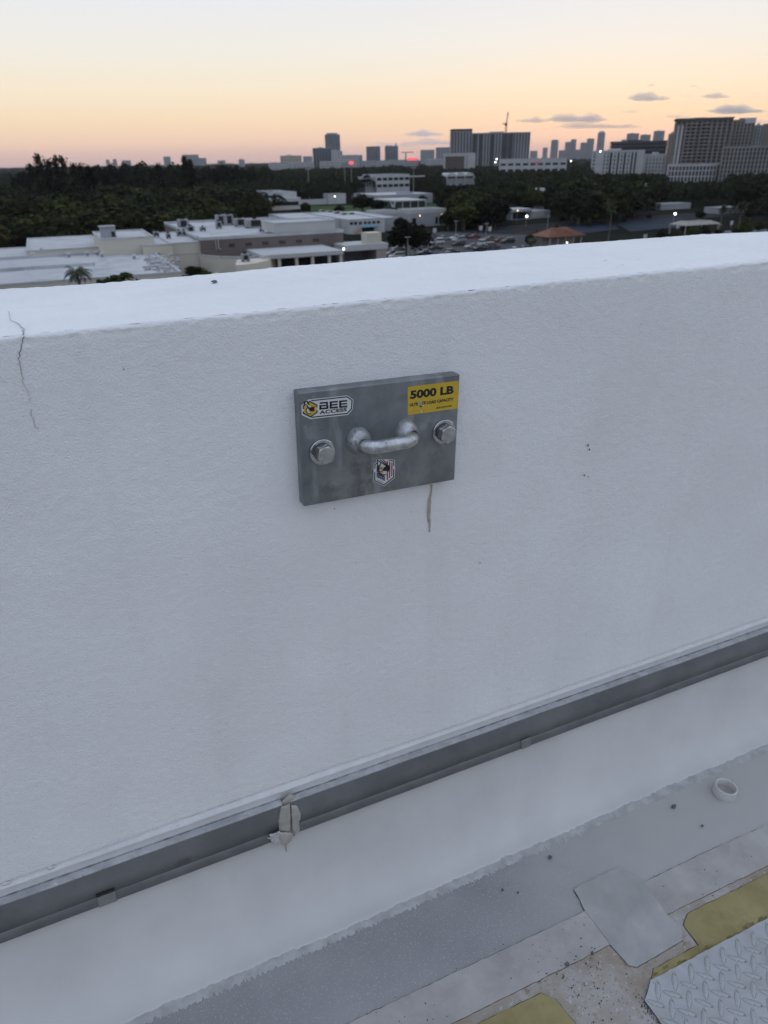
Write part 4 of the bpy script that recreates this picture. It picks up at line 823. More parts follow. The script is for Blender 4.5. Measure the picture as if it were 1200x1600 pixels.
A = G((1072, 352), 3.4); x0, x1, y0 = A[0], Xat(1128, A[1], 3.4), A[1]; t = empty('hip_roof_shelter', ((x0+x1)/2, y0, 0)); tag(t, 'open shelter with a pale hip roof and darker centre near the palms', 'shelter'); FOOT.append((x0, x1, y0, y0+9))
b = MB(); b.add([(x0, y0, 3.2), (x1, y0, 3.2), (x1-1, y0+9, 3.2), (x0+1, y0+9, 3.2), (x0+3, y0+2.2, 4.3), (x1-3, y0+2.2, 4.3), (x1-3.5, y0+6.5, 4.3), (x0+3.5, y0+6.5, 4.3)], [(0, 1, 5, 4), (1, 2, 6, 5), (2, 3, 7, 6), (3, 0, 4, 7), (3, 2, 1, 0)]); part(t, 'roof', b, mat('weathered_tan_roof', (.27, .25, .22), (.33, .31, .28), .5))
b = MB(); b.add([(x0+3, y0+2.2, 4.32), (x1-3, y0+2.2, 4.32), (x1-3.5, y0+6.5, 4.34), (x0+3.5, y0+6.5, 4.34)], [(0, 1, 2, 3)]); part(t, 'roof_centre', b, mat('dark_roof_felt', (.1, .09, .085), (.13, .12, .11), .5))
for X0 in (x0+.8, x1-.8): 
    for yy in (y0+.8, y0+8): b = MB(); b.box(X0-.15, X0+.15, yy-.15, yy+.15, 0, 3.2); part(t, 'post', b, TAN)
for px0, px1, py, Y_, lab in [(1032, 1078, 331, 300., 'long thin pale flat roof in the dark trees beside a white lamp'), (1122, 1160, 340, 262., 'thin pale eave of a low house hidden behind the two palms'), (905, 932, 331, 300., 'dim low grey house among trees left of the tall palm')]:
    A = onY((px0, py), Y_); x0, x1 = A[0], Xat(px1, Y_, A[2]); block('low_house', lab, x0, x1, Y_, Y_+9, max(2.8, A[2]), GREYW, GREYW, .3)
# ---- towers
def tower(name, label, px0, px1, py0, Y_, depth, core, frame, storeys, bays, slab=.5, pier=.8, proud=.5, vert=True, plant=True, cat='building', group=None, turn=0.):
    P0 = onY((px0, py0), Y_); z1 = P0[2]; dc = R@cray(((px0+px1)/2, py0)); az = math.atan2(dc[0], dc[1])*.9+math.radians(turn); u_ = np.array([math.cos(az), -math.sin(az)])
    def lx(px):                                    # distance along the front for a photo column
        d_ = (R@cray((px, py0)))[:2]; return float(np.linalg.solve(np.array([u_, -d_]).T, -P0[:2])[0])
    W_ = lx(px1); t = empty(name, (P0[0], P0[1], 0), (0, 0, -az)); tag(t, label, cat, group)
    b = MB(); b.box(proud, W_-proud, proud, depth-proud, 0, z1-.3); b.build('glazing', core, t)
    b = MB(); sh = z1/storeys; q2 = proud*.25
    for i in range(storeys+1):
        z = min(i*sh, z1-slab)
        if i in (0, storeys): b.box(q2, W_-q2, q2, depth-q2, z, z+slab)
        else: b.box(q2, W_-q2, q2, proud-.02, z, z+slab); b.box(q2, proud-.02, proud, depth-q2, z, z+slab); b.box(W_-proud+.02, W_-q2, proud, depth-q2, z, z+slab)
    bw = W_/bays
    if vert:
        for i in range(bays+1): xx = bw*i; b.box(max(0, xx-pier/2), min(W_, xx+pier/2), 0, proud-.04, 0, z1-.02)
        for i in range(1, int(depth/bw)+1):
            yy = bw*i; b.box(0, proud-.04, yy-pier/2, yy+pier/2, 0, z1-.02); b.box(W_-proud+.04, W_, yy-pier/2, yy+pier/2, 0, z1-.02)
    o = b.build('facade_frame', frame, t); o['kind'] = 'stuff'
    b = MB(); b.box(0, W_, 0, .4, z1, z1+1.1); b.box(0, W_, depth-.4, depth, z1, z1+1.1); b.box(0, .4, .4, depth-.4, z1, z1+1.1); b.box(W_-.4, W_, .4, depth-.4, z1, z1+1.1); b.build('parapet', frame, t)
    if plant: b = MB(); b.box(W_*.3, W_*.55, depth*.3, depth*.7, z1, z1+3.); b.build('plant_room', frame, t)
    cs = [P0[:2]+u_*a+np.array([-u_[1], u_[0]])*e for a in (0, W_) for e in (0, depth)]
    FOOT.append((min(c[0] for c in cs), max(c[0] for c in cs), min(c[1] for c in cs), max(c[1] for c in cs)))
    return t, lx, W_, z1
CTAN = mat('tower_tan_frame', (.21, .187, .17), (.26, .235, .215), .05); CGLS = mat('tower_dark_glass', (.022, .025, .03), (.05, .054, .062), .3, .4)
t, lx, W_, z_ = tower('apartment_tower', 'big tan high-rise with curving rows of balconies at the right edge', 1058, 1146, 189, 640., 40, CGLS, CTAN, 17, 11, .7, 1.5, 1.8)
for px in (1062, 1068): b = MB(); xx = lx(px); b.box(xx-.9, xx+.9, -.5, -.02, 0, z_-4); b.build('white_pier', WHITEW, t)
for k, (p0, p1) in enumerate(((1075, 1092), (1096, 1113))):      # two bowed balcony stacks
    xa, xb = lx(p0), lx(p1)
    for i in range(1, 17):
        b = MB(); n = 8; zz = z_/17*i; arc = [(xa+(xb-xa)*q_/n, -2.6*math.sin(math.pi*q_/n)) for q_ in range(n+1)]; b.prism(arc, zz-.1, zz+1.0); fixn(b.build('balcony', CTAN, t))
b = MB(); b.box(-1.5, W_+.5, -2.5, 41, z_+1.2, z_+2.2); b.build('roof_slab', CTAN, t)
t, lx, W_, z_ = tower('apartment_tower', 'tan high-rise wing joined to the right of the balcony tower', 1147, 1181, 189, 640., 35, CGLS, CTAN, 17, 6, .8, 1.7, 1.2)
b = MB(); b.box(W_-10, W_+.2, -.5, 10, z_-2.5, z_+2.5); b.build('pale_crown', WHITEW, t)
tower('apartment_tower', 'pale side wing one storey group lower than the tan high-rise', 1181, 1194, 197, 640., 30, CGLS, GREYW, 16, 3, .6, 1.6, .8)
tower('apartment_tower', 'dark plain slab tower cut by the right edge of the picture', 1194, 1260, 195, 640., 30, CTAN, CTAN, 16, 6, .6, 1.6, .3)
tower('apartment_tower', 'narrow pale tower just left of the tan high-rise', 1047, 1057, 210, 760., 25, CGLS, TAN, 17, 3, .6, 1.2, .8)
tower('podium_block', 'white-framed podium with tall window bays under the balcony tower', 1045, 1121, 259, 600., 24, CGLS, WHITEW, 3, 14, .9, .9, 1.2, plant=False)
tower('mid_rise_block', 'mid-rise block with white window frames in front of the tan wing', 1131, 1250, 231, 560., 26, CGLS, mat('pale_tan_frame', (.25, .235, .22), (.31, .295, .28), .05), 8, 20, .6, 1.1, .9, plant=False)
t, lx, W_, z_ = tower('entrance_portal', 'bright white portal between the podium and the mid-rise block', 1121.5, 1130, 256, 580., 8, CGLS, WHITEW, 3, 2, 1., 1.2, 1.2, plant=False)
t, lx, W_, z_ = tower('white_apartments', 'white apartment block with dark vertical window strips above the trees', 927, 1008, 237, 800., 30, CGLS, WHITEW, 7, 15, 1.5, 2.3, 1.2)
for pa, pb in ((954, 957), (966, 968.5), (976, 978.5), (987.5, 990), (993, 995.5)): b = MB(); b.box(lx(pa), lx(pb), -.35, -.02, 0, z_-1.2); b.build('dark_window_strip', DARKG, t)
for pa, pb in ((934, 943), (996.5, 1007)): b = MB(); b.box(lx(pa), lx(pb), -.25, -.02, 0, z_-.8); b.build('blank_panel', WHITEW, t)
tower('white_apartments', 'white apartment block with dark ribbon balconies, right of the strip-window block', 1010, 1046, 242, 780., 30, CGLS, WHITEW, 6, 7, 1.6, 2.6, 1.2)
tower('dark_office', 'wide dark office slab with banded floors behind the white apartments', 955, 1043, 222.5, 1000., 40, DARKG, mat('dark_cladding', (.045, .045, .05), (.07, .07, .075), .05), 7, 6, 2., .8, .5, vert=False)
for k, a in enumerate([(981, 999, 209), (1002, 1017, 211), (1023, 1039, 205), (972, 981, 219)]):
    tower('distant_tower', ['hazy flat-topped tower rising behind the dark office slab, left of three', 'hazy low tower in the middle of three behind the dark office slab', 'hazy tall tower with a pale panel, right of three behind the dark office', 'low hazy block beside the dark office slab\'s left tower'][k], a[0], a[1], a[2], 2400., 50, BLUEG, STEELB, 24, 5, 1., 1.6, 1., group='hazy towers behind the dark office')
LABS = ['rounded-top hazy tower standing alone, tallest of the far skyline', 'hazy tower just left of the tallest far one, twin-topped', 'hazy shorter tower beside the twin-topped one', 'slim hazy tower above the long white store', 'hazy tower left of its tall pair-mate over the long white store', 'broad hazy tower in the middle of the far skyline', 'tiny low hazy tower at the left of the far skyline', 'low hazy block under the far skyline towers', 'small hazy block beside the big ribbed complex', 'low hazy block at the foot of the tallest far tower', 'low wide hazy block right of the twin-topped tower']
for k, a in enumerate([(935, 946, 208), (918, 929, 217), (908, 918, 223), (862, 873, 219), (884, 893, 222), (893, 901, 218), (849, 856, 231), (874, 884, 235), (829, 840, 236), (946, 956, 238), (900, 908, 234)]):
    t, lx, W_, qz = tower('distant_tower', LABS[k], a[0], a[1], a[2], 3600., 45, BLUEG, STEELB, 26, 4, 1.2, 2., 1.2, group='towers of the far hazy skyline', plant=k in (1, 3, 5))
    if k == 0: b = MB(); b.lathe([(W_*.48, 1.2), (W_*.42, 6), (W_*.28, 10), (.1, 12)], (W_/2, 22, qz), 16); b.build('rounded_crown', STEELB, t)
RIBD = mat('ribbed_dark_wall', (.04, .045, .058), (.06, .065, .08), .02); RIBL = mat('ribbed_pale_pier', (.26, .265, .275), (.34, .34, .35), .02)
t, lx, W_, z_ = tower('ribbed_complex', 'tall left block of the ribbed complex with a dark flat top', 705, 738, 206, 1250., 50, RIBD, RIBL, 18, 7, .6, 2.4, 1.5, plant=False)
b = MB(); b.box(0, W_, 0, 50, z_+1.2, z_+4.2); b.build('dark_top', FAN, t)
t, lx, W_, z_ = tower('ribbed_complex', 'long ribbed grey complex with dark recesses beneath the tower crane', 738.5, 829, 209, 1240., 50, RIBD, RIBL, 18, 20, .5, 2.5, 1.5)
for px, w in ((742, 4), (752, 5), (769, 6), (789, 9), (799, 6)): b = MB(); X0 = lx(px); b.box(X0-w*.5, X0+w*.5, -.6, -.02, 0, z_-1); b.build('dark_recess', RIBD, t)
c_ = np.array([Xat(790.5, 1290., 70), 1290., 0]); t = empty('tower_crane', c_); tag(t, 'slim tower crane standing above the ribbed grey complex', 'crane'); zc_ = onY((790, 179), 1290.)[2]
CRN = mat('crane_rust_brown', (.13, .09, .075), (.17, .12, .09), .3)
def lattice(p0, p1, w, n, r_=.18):
    b = MB(); p0 = np.array(p0); p1 = np.array(p1); d_ = (p1-p0); ax = np.array([1., 0, 0]) if abs(d_[2]) > abs(d_[0]) else np.array([0, 0, 1.]); ay = np.array([0, 1., 0])
    cs = [(-1, -1), (1, -1), (1, 1), (-1, 1)]
    for sx_, sy_ in cs: b.tube([p0+ax*sx_*w/2+ay*sy_*w/2, p1+ax*sx_*w/2+ay*sy_*w/2], r_, 4)
    for i in range(n):
        a = p0+d_*i/n; e = p0+d_*(i+1)/n
        for k in range(4): s0, s1 = cs[k], cs[(k+1) % 4]; b.tube([a+ax*s0[0]*w/2+ay*s0[1]*w/2, e+ax*s1[0]*w/2+ay*s1[1]*w/2], r_*.6, 4)
    return b
part(t, 'mast', lattice(c_, (c_[0], c_[1], zc_-16), 2.2, 18, .3), CRN); part(t, 'cab', MB().box(c_[0]-2.2, c_[0]+1.2, 1288, 1292, zc_-18, zc_-14), CRN)
part(t, 'raised_jib', lattice((c_[0], 1290, zc_-15), (c_[0]+1.6, 1288, zc_+4), 1.4, 10, .22), CRN); part(t, 'counter_jib', lattice((c_[0], 1290, zc_-16), (c_[0]-2.5, 1299, zc_-14), 1.6, 4), CRN)
t, lx, W_, z_ = tower('parking_block', 'white-framed block with a brown louvred panel, left of the ribbed complex', 694, 728, 241, 1050., 40, BROWN, WHITEW, 1, 1, 3., 4., 1., plant=False)
for k in range(9): b = MB(); X0 = 4+(W_-8)*k/8; b.box(X0-.5, X0+.5, -.3, .4, 3, z_-3); b.build('fin', BROWN, t)
tower('parking_block', 'white block with a dark window strip joined to the brown-panelled block', 728.5, 743, 240, 1040., 40, DARKG, WHITEW, 2, 2, 3., 7., 1., plant=False)
t, lx, W_, z_ = tower('long_white_store', 'long low white store with dark strips below the far skyline', 781, 886, 250, 900., 40, DARKG, WHITEW, 2, 9, 4.2, 3., .6, plant=False)
b = MB(); b.box(W_*.48, W_*.62, -.5, -.03, z_-5, z_-3.2); b.build('red_sign', mat('faded_red_sign', (.55, .2, .2)), t)
t, lx, W_, z_ = tower('glass_tower', 'dark blue-grey glass tower, tallest of the middle skyline', 508, 531, 211, 2000., 50, BLUEG, BLUEG, 26, 6, .6, .6, .8)
b = MB(); b.box(W_, W_+5, 10, 45, 0, z_-38); b.build('lower_shoulder', BLUEG, t); b = MB(); b.box(4, W_-6, 6, 40, z_, z_+5); b.build('crown', STEELB, t)
tower('glass_block', 'broad slate-blue block in front of the glass tower', 489, 517, 232, 1900., 60, mat('slate_blue', (.05, .06, .085), (.07, .085, .11), .03), STEELB, 12, 6, .4, .7, .8)
tower('pale_block', 'pale end block leaning against the slate-blue block', 517.5, 532, 236, 1880., 40, GREYW, WHITEW, 9, 3, 1.5, 4, .6)
tower('beige_block', 'long beige hotel-like block left of the slate-blue block', 438, 471, 244, 1800., 40, mat('beige_recess', (.2, .18, .16), (.25, .23, .2), .05), CREAM, 6, 12, 1.6, 1.6, .8)
for k, a in enumerate([(474, 488, 245, 1850), (533, 560, 243, 1700), (561, 566, 243, 1750), (373, 382, 250, 1900), (450, 490, 255, 1500), (420, 448, 257, 1450), (500, 545, 253, 1500), (566, 600, 252, 1600), (600, 632, 251, 1650)]):
    tower('low_city_block', ['grey-blue low block tucked left of the slate-blue block', 'low pale block right of the glass tower, behind the red sign', 'narrow pale block at the end of the low city row', 'tiny grey block alone above the left tree line', 'low white block beneath the beige hotel-like block', 'low white sheds at the left end of the city row', 'low white block under the pale end block', 'low grey block under the left slate tower', 'low grey block under the unfinished slate tower'][k], a[0], a[1], a[2], float(a[3]), 40, GREYW, WHITEW if k in (1, 4, 5, 6) else STEELB, 4, 6, 1.5, 2, .6, plant=k == 3)
tower('slab_tower', 'square slate tower, left of the matching pair', 573, 594, 229.5, 2100., 50, BLUEG, BLUEG, 16, 8, .7, .8, .8, plant=False)
t, lx, W_, z_ = tower('slab_tower', 'unfinished slate tower with a crane on top, right of the matching pair', 602, 622, 229, 2100., 50, BLUEG, BLUEG, 16, 8, .7, .8, .8)
b = MB(); b.box(4, 8, 10, 14, z_, z_+5); b.box(W_-8, W_-4, 10, 14, z_, z_+8); b.build('core_stub', STEELB, t)
tower('slab_tower', 'pale grey-green tower left of the ribbed complex', 658, 679, 235, 1700., 50, STEELB, mat('pale_green_grey', (.27, .3, .31), (.32, .35, .36), .05), 12, 5, 1., 3, .6, plant=False)
tower('slab_tower', 'blue-topped pale tower touching the ribbed complex', 682, 704, 231, 1900., 50, STEELB, BLUEG, 12, 5, 1., 2, .6, plant=False)
tower('low_city_block', 'low pale row between the two pale towers', 667, 693, 249, 1500., 40, GREYW, WHITEW, 3, 6, 1.5, 2, .6, plant=False)
t, lx, W_, z_ = tower('sign_building', 'grey building carrying the red lit roof sign', 632, 654, 250, 1500., 40, GREYW, STEELB, 5, 5, 1, 2, .6, plant=False)
b = MB(); b.box(6, W_-3, -.9, -.2, z_-1, z_+3.5); o = b.build('roof_sign', LRED); o.location = t.location; o.rotation_euler = t.rotation_euler; tag(o, 'long red lit sign on the roof edge of the grey building', 'sign')
c_ = np.array([Xat(634, 2100., 40), 2100., 0]); zc_ = onY((634, 238), 2100.)[2]; t = empty('tower_crane', c_); tag(t, 'faint hammerhead crane with a level jib beside the slate towers', 'crane')
part(t, 'mast', lattice(c_, (c_[0], c_[1], zc_), 2., 14, .35), CRN); part(t, 'jib', lattice((c_[0]-14, 2100, zc_), (c_[0]+26, 2100, zc_), 1.6, 12, .35), CRN)
# oval sign on a mast
c_ = np.array([Xat(549.5, 520., 15), 520., 0]); zs = onY((549.5, 254.5), 520.)[2]; t = empty('oval_sign', c_); tag(t, 'pinkish red oval sign glowing on a tall post', 'sign')
b = MB(); n = 20; b.prism([(c_[0]+1.9*math.cos(2*math.pi*i/n), zs+1.15*math.sin(2*math.pi*i/n)) for i in range(n)], 519.7, 520.1, 'y'); fixn(part(t, 'lit_face', b, LRED)); b = MB(); b.prism([(c_[0]+2.05*math.cos(2*math.pi*i/n), zs+1.3*math.sin(2*math.pi*i/n)) for i in range(n)], 520.12, 520.5, 'y'); fixn(part(t, 'casing', b, AC))
b = MB(); b.tube([(c_[0], 520.6, 0), (c_[0], 520.6, zs+1)], .22, 8); part(t, 'post', b, POLE)
# light masts
for k, (px, py, pt) in enumerate([(484, 316, 262), (540, 312, 256), (646, 307, 260), (692, 330, 303)]):
    c_ = G((px, py)); zt_ = onY((px, pt), c_[1])[2]; t = empty('floodlight_mast', c_); tag(t, ['grey floodlight mast by the tiered hall', 'grey floodlight mast just left of the glowing oval sign', 'grey floodlight mast before the office building', 'short grey mast at the left of the dark parking trees'][k], 'floodlight mast', 'floodlight masts round the sports field')
    b = MB(); b.tube([c_, c_+[0, 0, zt_]], [.38, .22], 8); part(t, 'pole', b, POLE)
    b = MB(); b.box(c_[0]-2., c_[0]+2., c_[1]-.2, c_[1]+.2, zt_-.1, zt_+.1); b.box(c_[0]-2., c_[0]+2., c_[1]-.2, c_[1]+.2, zt_-1.3, zt_-1.1); part(t, 'crossbar', b, POLE)
    for i in range(8): b = MB(); b.box(c_[0]-1.9+(i % 4)*1.05, c_[0]-1.2+(i % 4)*1.05, c_[1]-.6, c_[1]-.2, zt_+.1-(i//4)*1.2, zt_+.8-(i//4)*1.2); part(t, 'floodlight', b, AC)
# lamps that are lit
LAMPS = [(537, 389, 5, 1, 'bright white lamp at the canopy corner by the parking lot', 0), (603, 406, 4, 1, 'bright white lamp beside the parked cars, lowest of all', 0), (420, 316, 3.4, 1, 'white lamp on the front of the tiered hall', 0), (523, 307, 5, 1, 'white lamp at the grandstand by the sports field', 0),
         (656, 337, 4.4, 2, 'warm lamp at the left of the white fascia store', 0), (690, 335, 4.4, 2, 'warm lamp at the right end of the white fascia store', 0), (780, 331, 5, 1, 'small pale lamp glimmering in the dark parking trees', 0), (809, 329, 5, 2, 'warm lamp under the grey annex roof edge', 0),
         (823, 338, 4, 1, 'bright white lamp on the grey annex front', 0), (844, 303, 7, 1, 'white lamp among trees above the grey annex', 0), (886, 379, 4, 1, 'small pale lamp by the orange tile pavilion', 0), (776, 248.5, 18, 1, 'upper white lamp of the pair before the ribbed complex', 0), (774, 253.5, 14, 1, 'lower white lamp of the pair before the ribbed complex', 0),
         (892, 251.5, 12, 1, 'white lamp at the end of the long white store', 0), (1055, 334, 4.5, 1, 'bright white lamp beside the thin pale flat roof', 0), (938, 236.5, 26, 1, 'white lamp on top of the strip-window apartments', 0)]
for px, py, z, k, lab, _ in LAMPS:
    d_ = R@cray((px, py)); c_ = G((px, py), z) if py > 258 else onY((px, py), 890. if px < 930 else 795.)
    if px == 420: c_ = onY((px, py), Yk-6.6)
    r_ = np.linalg.norm(c_-EYE)/300*(.42 if px in (537, 603, 823, 1055) else .24); zb_ = 0.
    t = empty('street_lamp', (c_[0], c_[1]+.3, zb_)); tag(t, lab, 'lamp', 'lit lamps about the town')
    b = MB(); b.tube([(c_[0], c_[1]+.3, 0), (c_[0], c_[1]+.3, c_[2]+r_*.9)], .10, 6); part(t, 'post', b, POLE)
    b = MB(); b.lathe([(.001, -r_), (r_*.75, -r_*.6), (r_, 0), (r_*.75, r_*.6), (.001, r_)], c_, 12); part(t, 'lit_globe', b, LWARM if k == 2 else LWHITE, True)
# lot lamp posts, unlit
for k, (px, py, pt) in enumerate([(637, 408, 371), (712, 371, 346), (759, 376, 350), (854, 372, 338), (1120, 375, 352)]):
    c_ = G((px, py)); zt_ = onY((px, pt), c_[1])[2]; t = empty('lamp_post', c_); tag(t, ['unlit lamp post nearest the parapet, in front of the big dark parking tree', 'unlit lamp post in the middle of the parking lot', 'unlit lamp post beside the red cars', 'unlit lamp post left of the orange tile pavilion', 'thin unlit post near the hip roof shelter'][k], 'lamp post', 'unlit posts of the parking lot')
    b = MB(); b.tube([c_, c_+[0, 0, zt_]], [.15, .09], 8); part(t, 'pole', b, POLE); b = MB(); b.box(c_[0]-.8, c_[0]+.8, c_[1]-.2, c_[1]+.2, zt_, zt_+.18); part(t, 'lamp_head', b, AC)
for k, (px, py) in enumerate([(751, 363), (765, 364.5), (679, 367), (1007, 378), (1142, 355), (1058, 360)]):
    c_ = G((px, py)); b = MB(); b.box(c_[0]-.06, c_[0]+.06, c_[1], c_[1]+.1, 0, 1.0); t = empty('notice_board', c_); tag(t, ['left white board of the pair under the dark trees by the lot', 'right white board of the pair under the dark trees by the lot', 'white board by the fascia store at the back of the lot', 'white cabinet board just above the parapet right of the tall palm', 'small white board under the right palms', 'small white board in front of the hip roof shelter'][k], 'notice board', 'white boards standing about')
    part(t, 'post', b, POLE); b = MB(); b.box(c_[0]-.7, c_[0]+.7, c_[1]-.06, c_[1]+.0, .8, 2.3); part(t, 'board', b, WHITEW)
# ---- cars
PAINTS = {n_: mat('paint_'+n_, c_, rough=.3, spec=.5) for n_, c_ in dict(white=(.55, .56, .57), silver=(.28, .29, .30), black=(.012, .012, .014), grey=(.10, .10, .11), red=(.20, .02, .025), navy=(.02, .03, .06), dark_green=(.02, .035, .03)).items()}
TYRE = mat('tyre_rubber', (.015, .015, .015), rough=.9); TAILL = mat('tail_lamp', (.3, .02, .02), rough=.3)
def carmeshes(kind):
    Lh, w, hb, hr = (2.25, .88, .82, 1.42) if kind == 'sedan' else (2.3, .95, 1.0, 1.75)
    body = [(-Lh, .32), (-Lh, .66), (-Lh*.97, hb*.95), (-Lh*.55, hb*1.04), (Lh*.42, hb*1.04), (Lh*.92, hb*.88), (Lh, .62), (Lh, .32)] if kind == 'sedan' else [(-Lh, .38), (-Lh*.99, hb*1.03), (Lh*.48, hb*1.05), (Lh*.94, hb*.93), (Lh, .7), (Lh, .38)]
    cab = [(-Lh*.62, hb), (-Lh*.36, hr-.04), (Lh*.05, hr-.04), (Lh*.42, hb)] if kind == 'sedan' else [(-Lh*.97, hb), (-Lh*.88, hr-.04), (Lh*.1, hr-.04), (Lh*.48, hb)]
    def pm(name, b, m_): me = bpy.data.meshes.new(name); me.from_pydata(b.v, [], b.f); me.materials.append(m_); return me
    b = MB(); b.prism(body, -w, w, 'y'); rf_ = MB(); rx0, rx1 = cab[1][0], cab[2][0]; b.box(rx0-.08, rx1+.08, -w*.74, w*.74, hr-.05, hr+.03)
    g = MB(); n = len(cab)
    V = [(x, -w*(.93 if z < hr-.1 else .72), z) for x, z in cab]+[(x, w*(.93 if z < hr-.1 else .72), z) for x, z in cab]
    g.add(V, [(0, 1, 2, 3), (7, 6, 5, 4), (0, 4, 5, 1), (1, 5, 6, 2), (2, 6, 7, 3)])
    wh = MB(); wh.lathe([(.001, -.11), (.2, -.11), (.33, -.09), (.33, .09), (.2, .11), (.001, .11)], (0, 0, 0), 12, 'y')
    li = MB(); li.box(Lh-.02, Lh+.02, -w*.9, -w*.55, .55, .72); li.box(Lh-.02, Lh+.02, w*.55, w*.9, .55, .72)
    return dict(body=pm('body', b, PAINTS['white']), windows=pm('windows', g, DARKG), wheel=pm('wheel', wh, TYRE), headlights=pm('headlights', li, WHITEW), L=Lh, w=w)
CM = {k: carmeshes(k) for k in ('sedan', 'suv')}
for k in CM:                                       # every paint gets its own copy of the body data
    CM[k]['bodies'] = {}
    for pn, pm_ in PAINTS.items(): me = CM[k]['body'].copy(); me.materials[0] = pm_; CM[k]['bodies'][pn] = me
def car(px, py, kind, paint, rot, label, group):
    c_ = G((px, py), .06); M_ = CM[kind]; t = empty('parked_car', c_, (0, 0, math.radians(rot))); tag(t, label, 'car', group)
    ob('body', M_['bodies'][paint], t); ob('windows', M_['windows'], t)
    for sx_ in (-1, 1):
        for sy_ in (-1, 1): ob('wheel', M_['wheel'], t, (sx_*M_['L']*.62, sy_*(M_['w']-.1), .33))
    for sy_ in (0,): ob('headlights', M_['headlights'], t)
    return t
CARS = [(683, 381, 'suv', 'white', 'white van-like car at the back left of the parking lot'), (693, 375, 'sedan', 'silver', 'silver car behind the white ones at the back left of the lot'), (712, 374, 'sedan', 'white', 'white car at the foot of the middle lamp post'),
        (717, 378, 'suv', 'silver', 'silver car just in front of the white car by the middle lamp post'), (716, 384, 'sedan', 'black', 'dark car in front of the silver one by the middle lamp post'), (741, 372, 'sedan', 'red', 'red car left of the lamp post beside the red cars'), (766, 375, 'sedan', 'grey', 'grey car right of the lamp post beside the red cars'),
        (757, 383, 'suv', 'white', 'white car in the middle row between dark cars'), (737, 388, 'sedan', 'silver', 'silver car at the left end of the dark middle row'), (750, 391, 'sedan', 'black', 'black car in the front row, left of its dark neighbour'), (770, 388, 'suv', 'grey', 'dark grey car at the right end of the middle row'), (782, 378, 'sedan', 'red', 'dark red car in front of the dim blue parking shed'),
        (793, 380, 'suv', 'black', 'black car touching the dark red one'), (681, 390, 'sedan', 'black', 'black car alone in the open lane'), (663, 398, 'sedan', 'navy', 'navy car just right of the big dark parking tree'), (612, 399, 'sedan', 'silver', 'silver car low by the bright lamp, first of the left cluster'), (620, 404, 'suv', 'white', 'white car nearest the parapet beside the lamp post'),
        (612, 386, 'sedan', 'black', 'black car at the end of the shop canopy'), (622, 391, 'sedan', 'grey', 'grey car left of the big dark parking tree'), (618, 381, 'sedan', 'silver', 'silver car farthest back by the shop canopy'), (642, 405, 'sedan', 'black', 'black car at the foot of the nearest lamp post'), (706, 398, 'suv', 'black', 'tall dark car near the parapet, middle of the lot'),
        (698, 401, 'sedan', 'silver', 'silver car nosing over the parapet edge in mid-lot'), (802, 394, 'sedan', 'white', 'white car just above the parapet at the right of the lot'), (818, 392, 'sedan', 'navy', 'navy car at the right end of the lot beside trees'), (727, 372, 'sedan', 'navy', 'navy car at the very back of the lot'),
        (415, 421, 'suv', 'black', 'black car in front of the round cream wall, left of two'), (427, 419, 'sedan', 'grey', 'grey car in front of the round cream wall, right of two'), (460, 417, 'sedan', 'black', 'black car by the canopy posts'), (489, 417, 'suv', 'silver', 'silver car half hidden by the parapet under the canopy'), (541, 412, 'sedan', 'black', 'black car right of the white delivery van'),
        (571, 394, 'sedan', 'white', 'white car under the end canopy, left of three'), (579, 393, 'suv', 'white', 'white car under the end canopy, middle of three'), (587, 392, 'sedan', 'silver', 'silver car under the end canopy, right of three'), (632, 379, 'sedan', 'black', 'black car at the back beside the big tree')]
for k, (px, py, kd, pt, lab) in enumerate(CARS): car(px, py, kd, pt, random.choice([0, 180, 4, 176])+random.uniform(-5, 5) if px > 600 else random.uniform(-8, 8), lab, 'cars parked below')
c_ = G((516, 412)); t = empty('delivery_van', c_, (0, 0, math.radians(70))); tag(t, 'white delivery van standing before the shop canopy', 'van')
b = MB(); b.box(-2.6, 1.4, -1.1, 1.1, .5, 2.9); bevel(b.build('box_body', WHITEW, t), .1); b = MB(); b.prism([(1.42, .5), (1.42, 2.3), (2.0, 2.2), (2.6, 1.4), (2.8, 1.2), (2.8, .5)], -1., 1., 'y'); b.build('cab', WHITEW, t)
b = MB(); b.prism([(2.02, 2.14), (2.58, 1.45), (2.62, 1.45), (2.08, 2.14)], -.9, .9, 'y'); b.build('windscreen', DARKG, t)
for sx_ in (-1.6, 1.9):
    for sy_ in (-1., 1.): ob('wheel', CM['suv']['wheel'], t, (sx_, sy_, .38))
# ---- trees
def leafcards(pts, nrm, size, rs, aspect=1.6):
    n = len(pts); a = rs.randn(n, 3); a -= nrm*(a*nrm).sum(1, keepdims=True)*.6; a /= np.linalg.norm(a, axis=1, keepdims=True)
    c_ = np.cross(a, rs.randn(n, 3)); c_ /= np.linalg.norm(c_, axis=1, keepdims=True); s_ = (size*(.6+rs.rand(n)*.8))[:, None] if np.ndim(size) else (size*(.6+rs.rand(n)*.8))[:, None]
    V = np.stack([pts-a*s_*aspect*.5, pts+c_*s_*.5, pts+a*s_*aspect*.5, pts-c_*s_*.5], 1).reshape(-1, 3)
    return V, np.arange(4*n).reshape(-1, 4)
def qmesh(name, V, Q, mt):
    me = bpy.data.meshes.new(name); me.vertices.add(len(V)); me.vertices.foreach_set('co', V.astype(np.float32).reshape(-1)); k = Q.shape[1]
    me.loops.add(Q.size); me.loops.foreach_set('vertex_index', Q.reshape(-1).astype(np.int32)); me.polygons.add(len(Q)); me.polygons.foreach_set('loop_start', np.arange(0, Q.size, k, dtype=np.int32)); me.materials.append(mt); me.update(calc_edges=True); return me
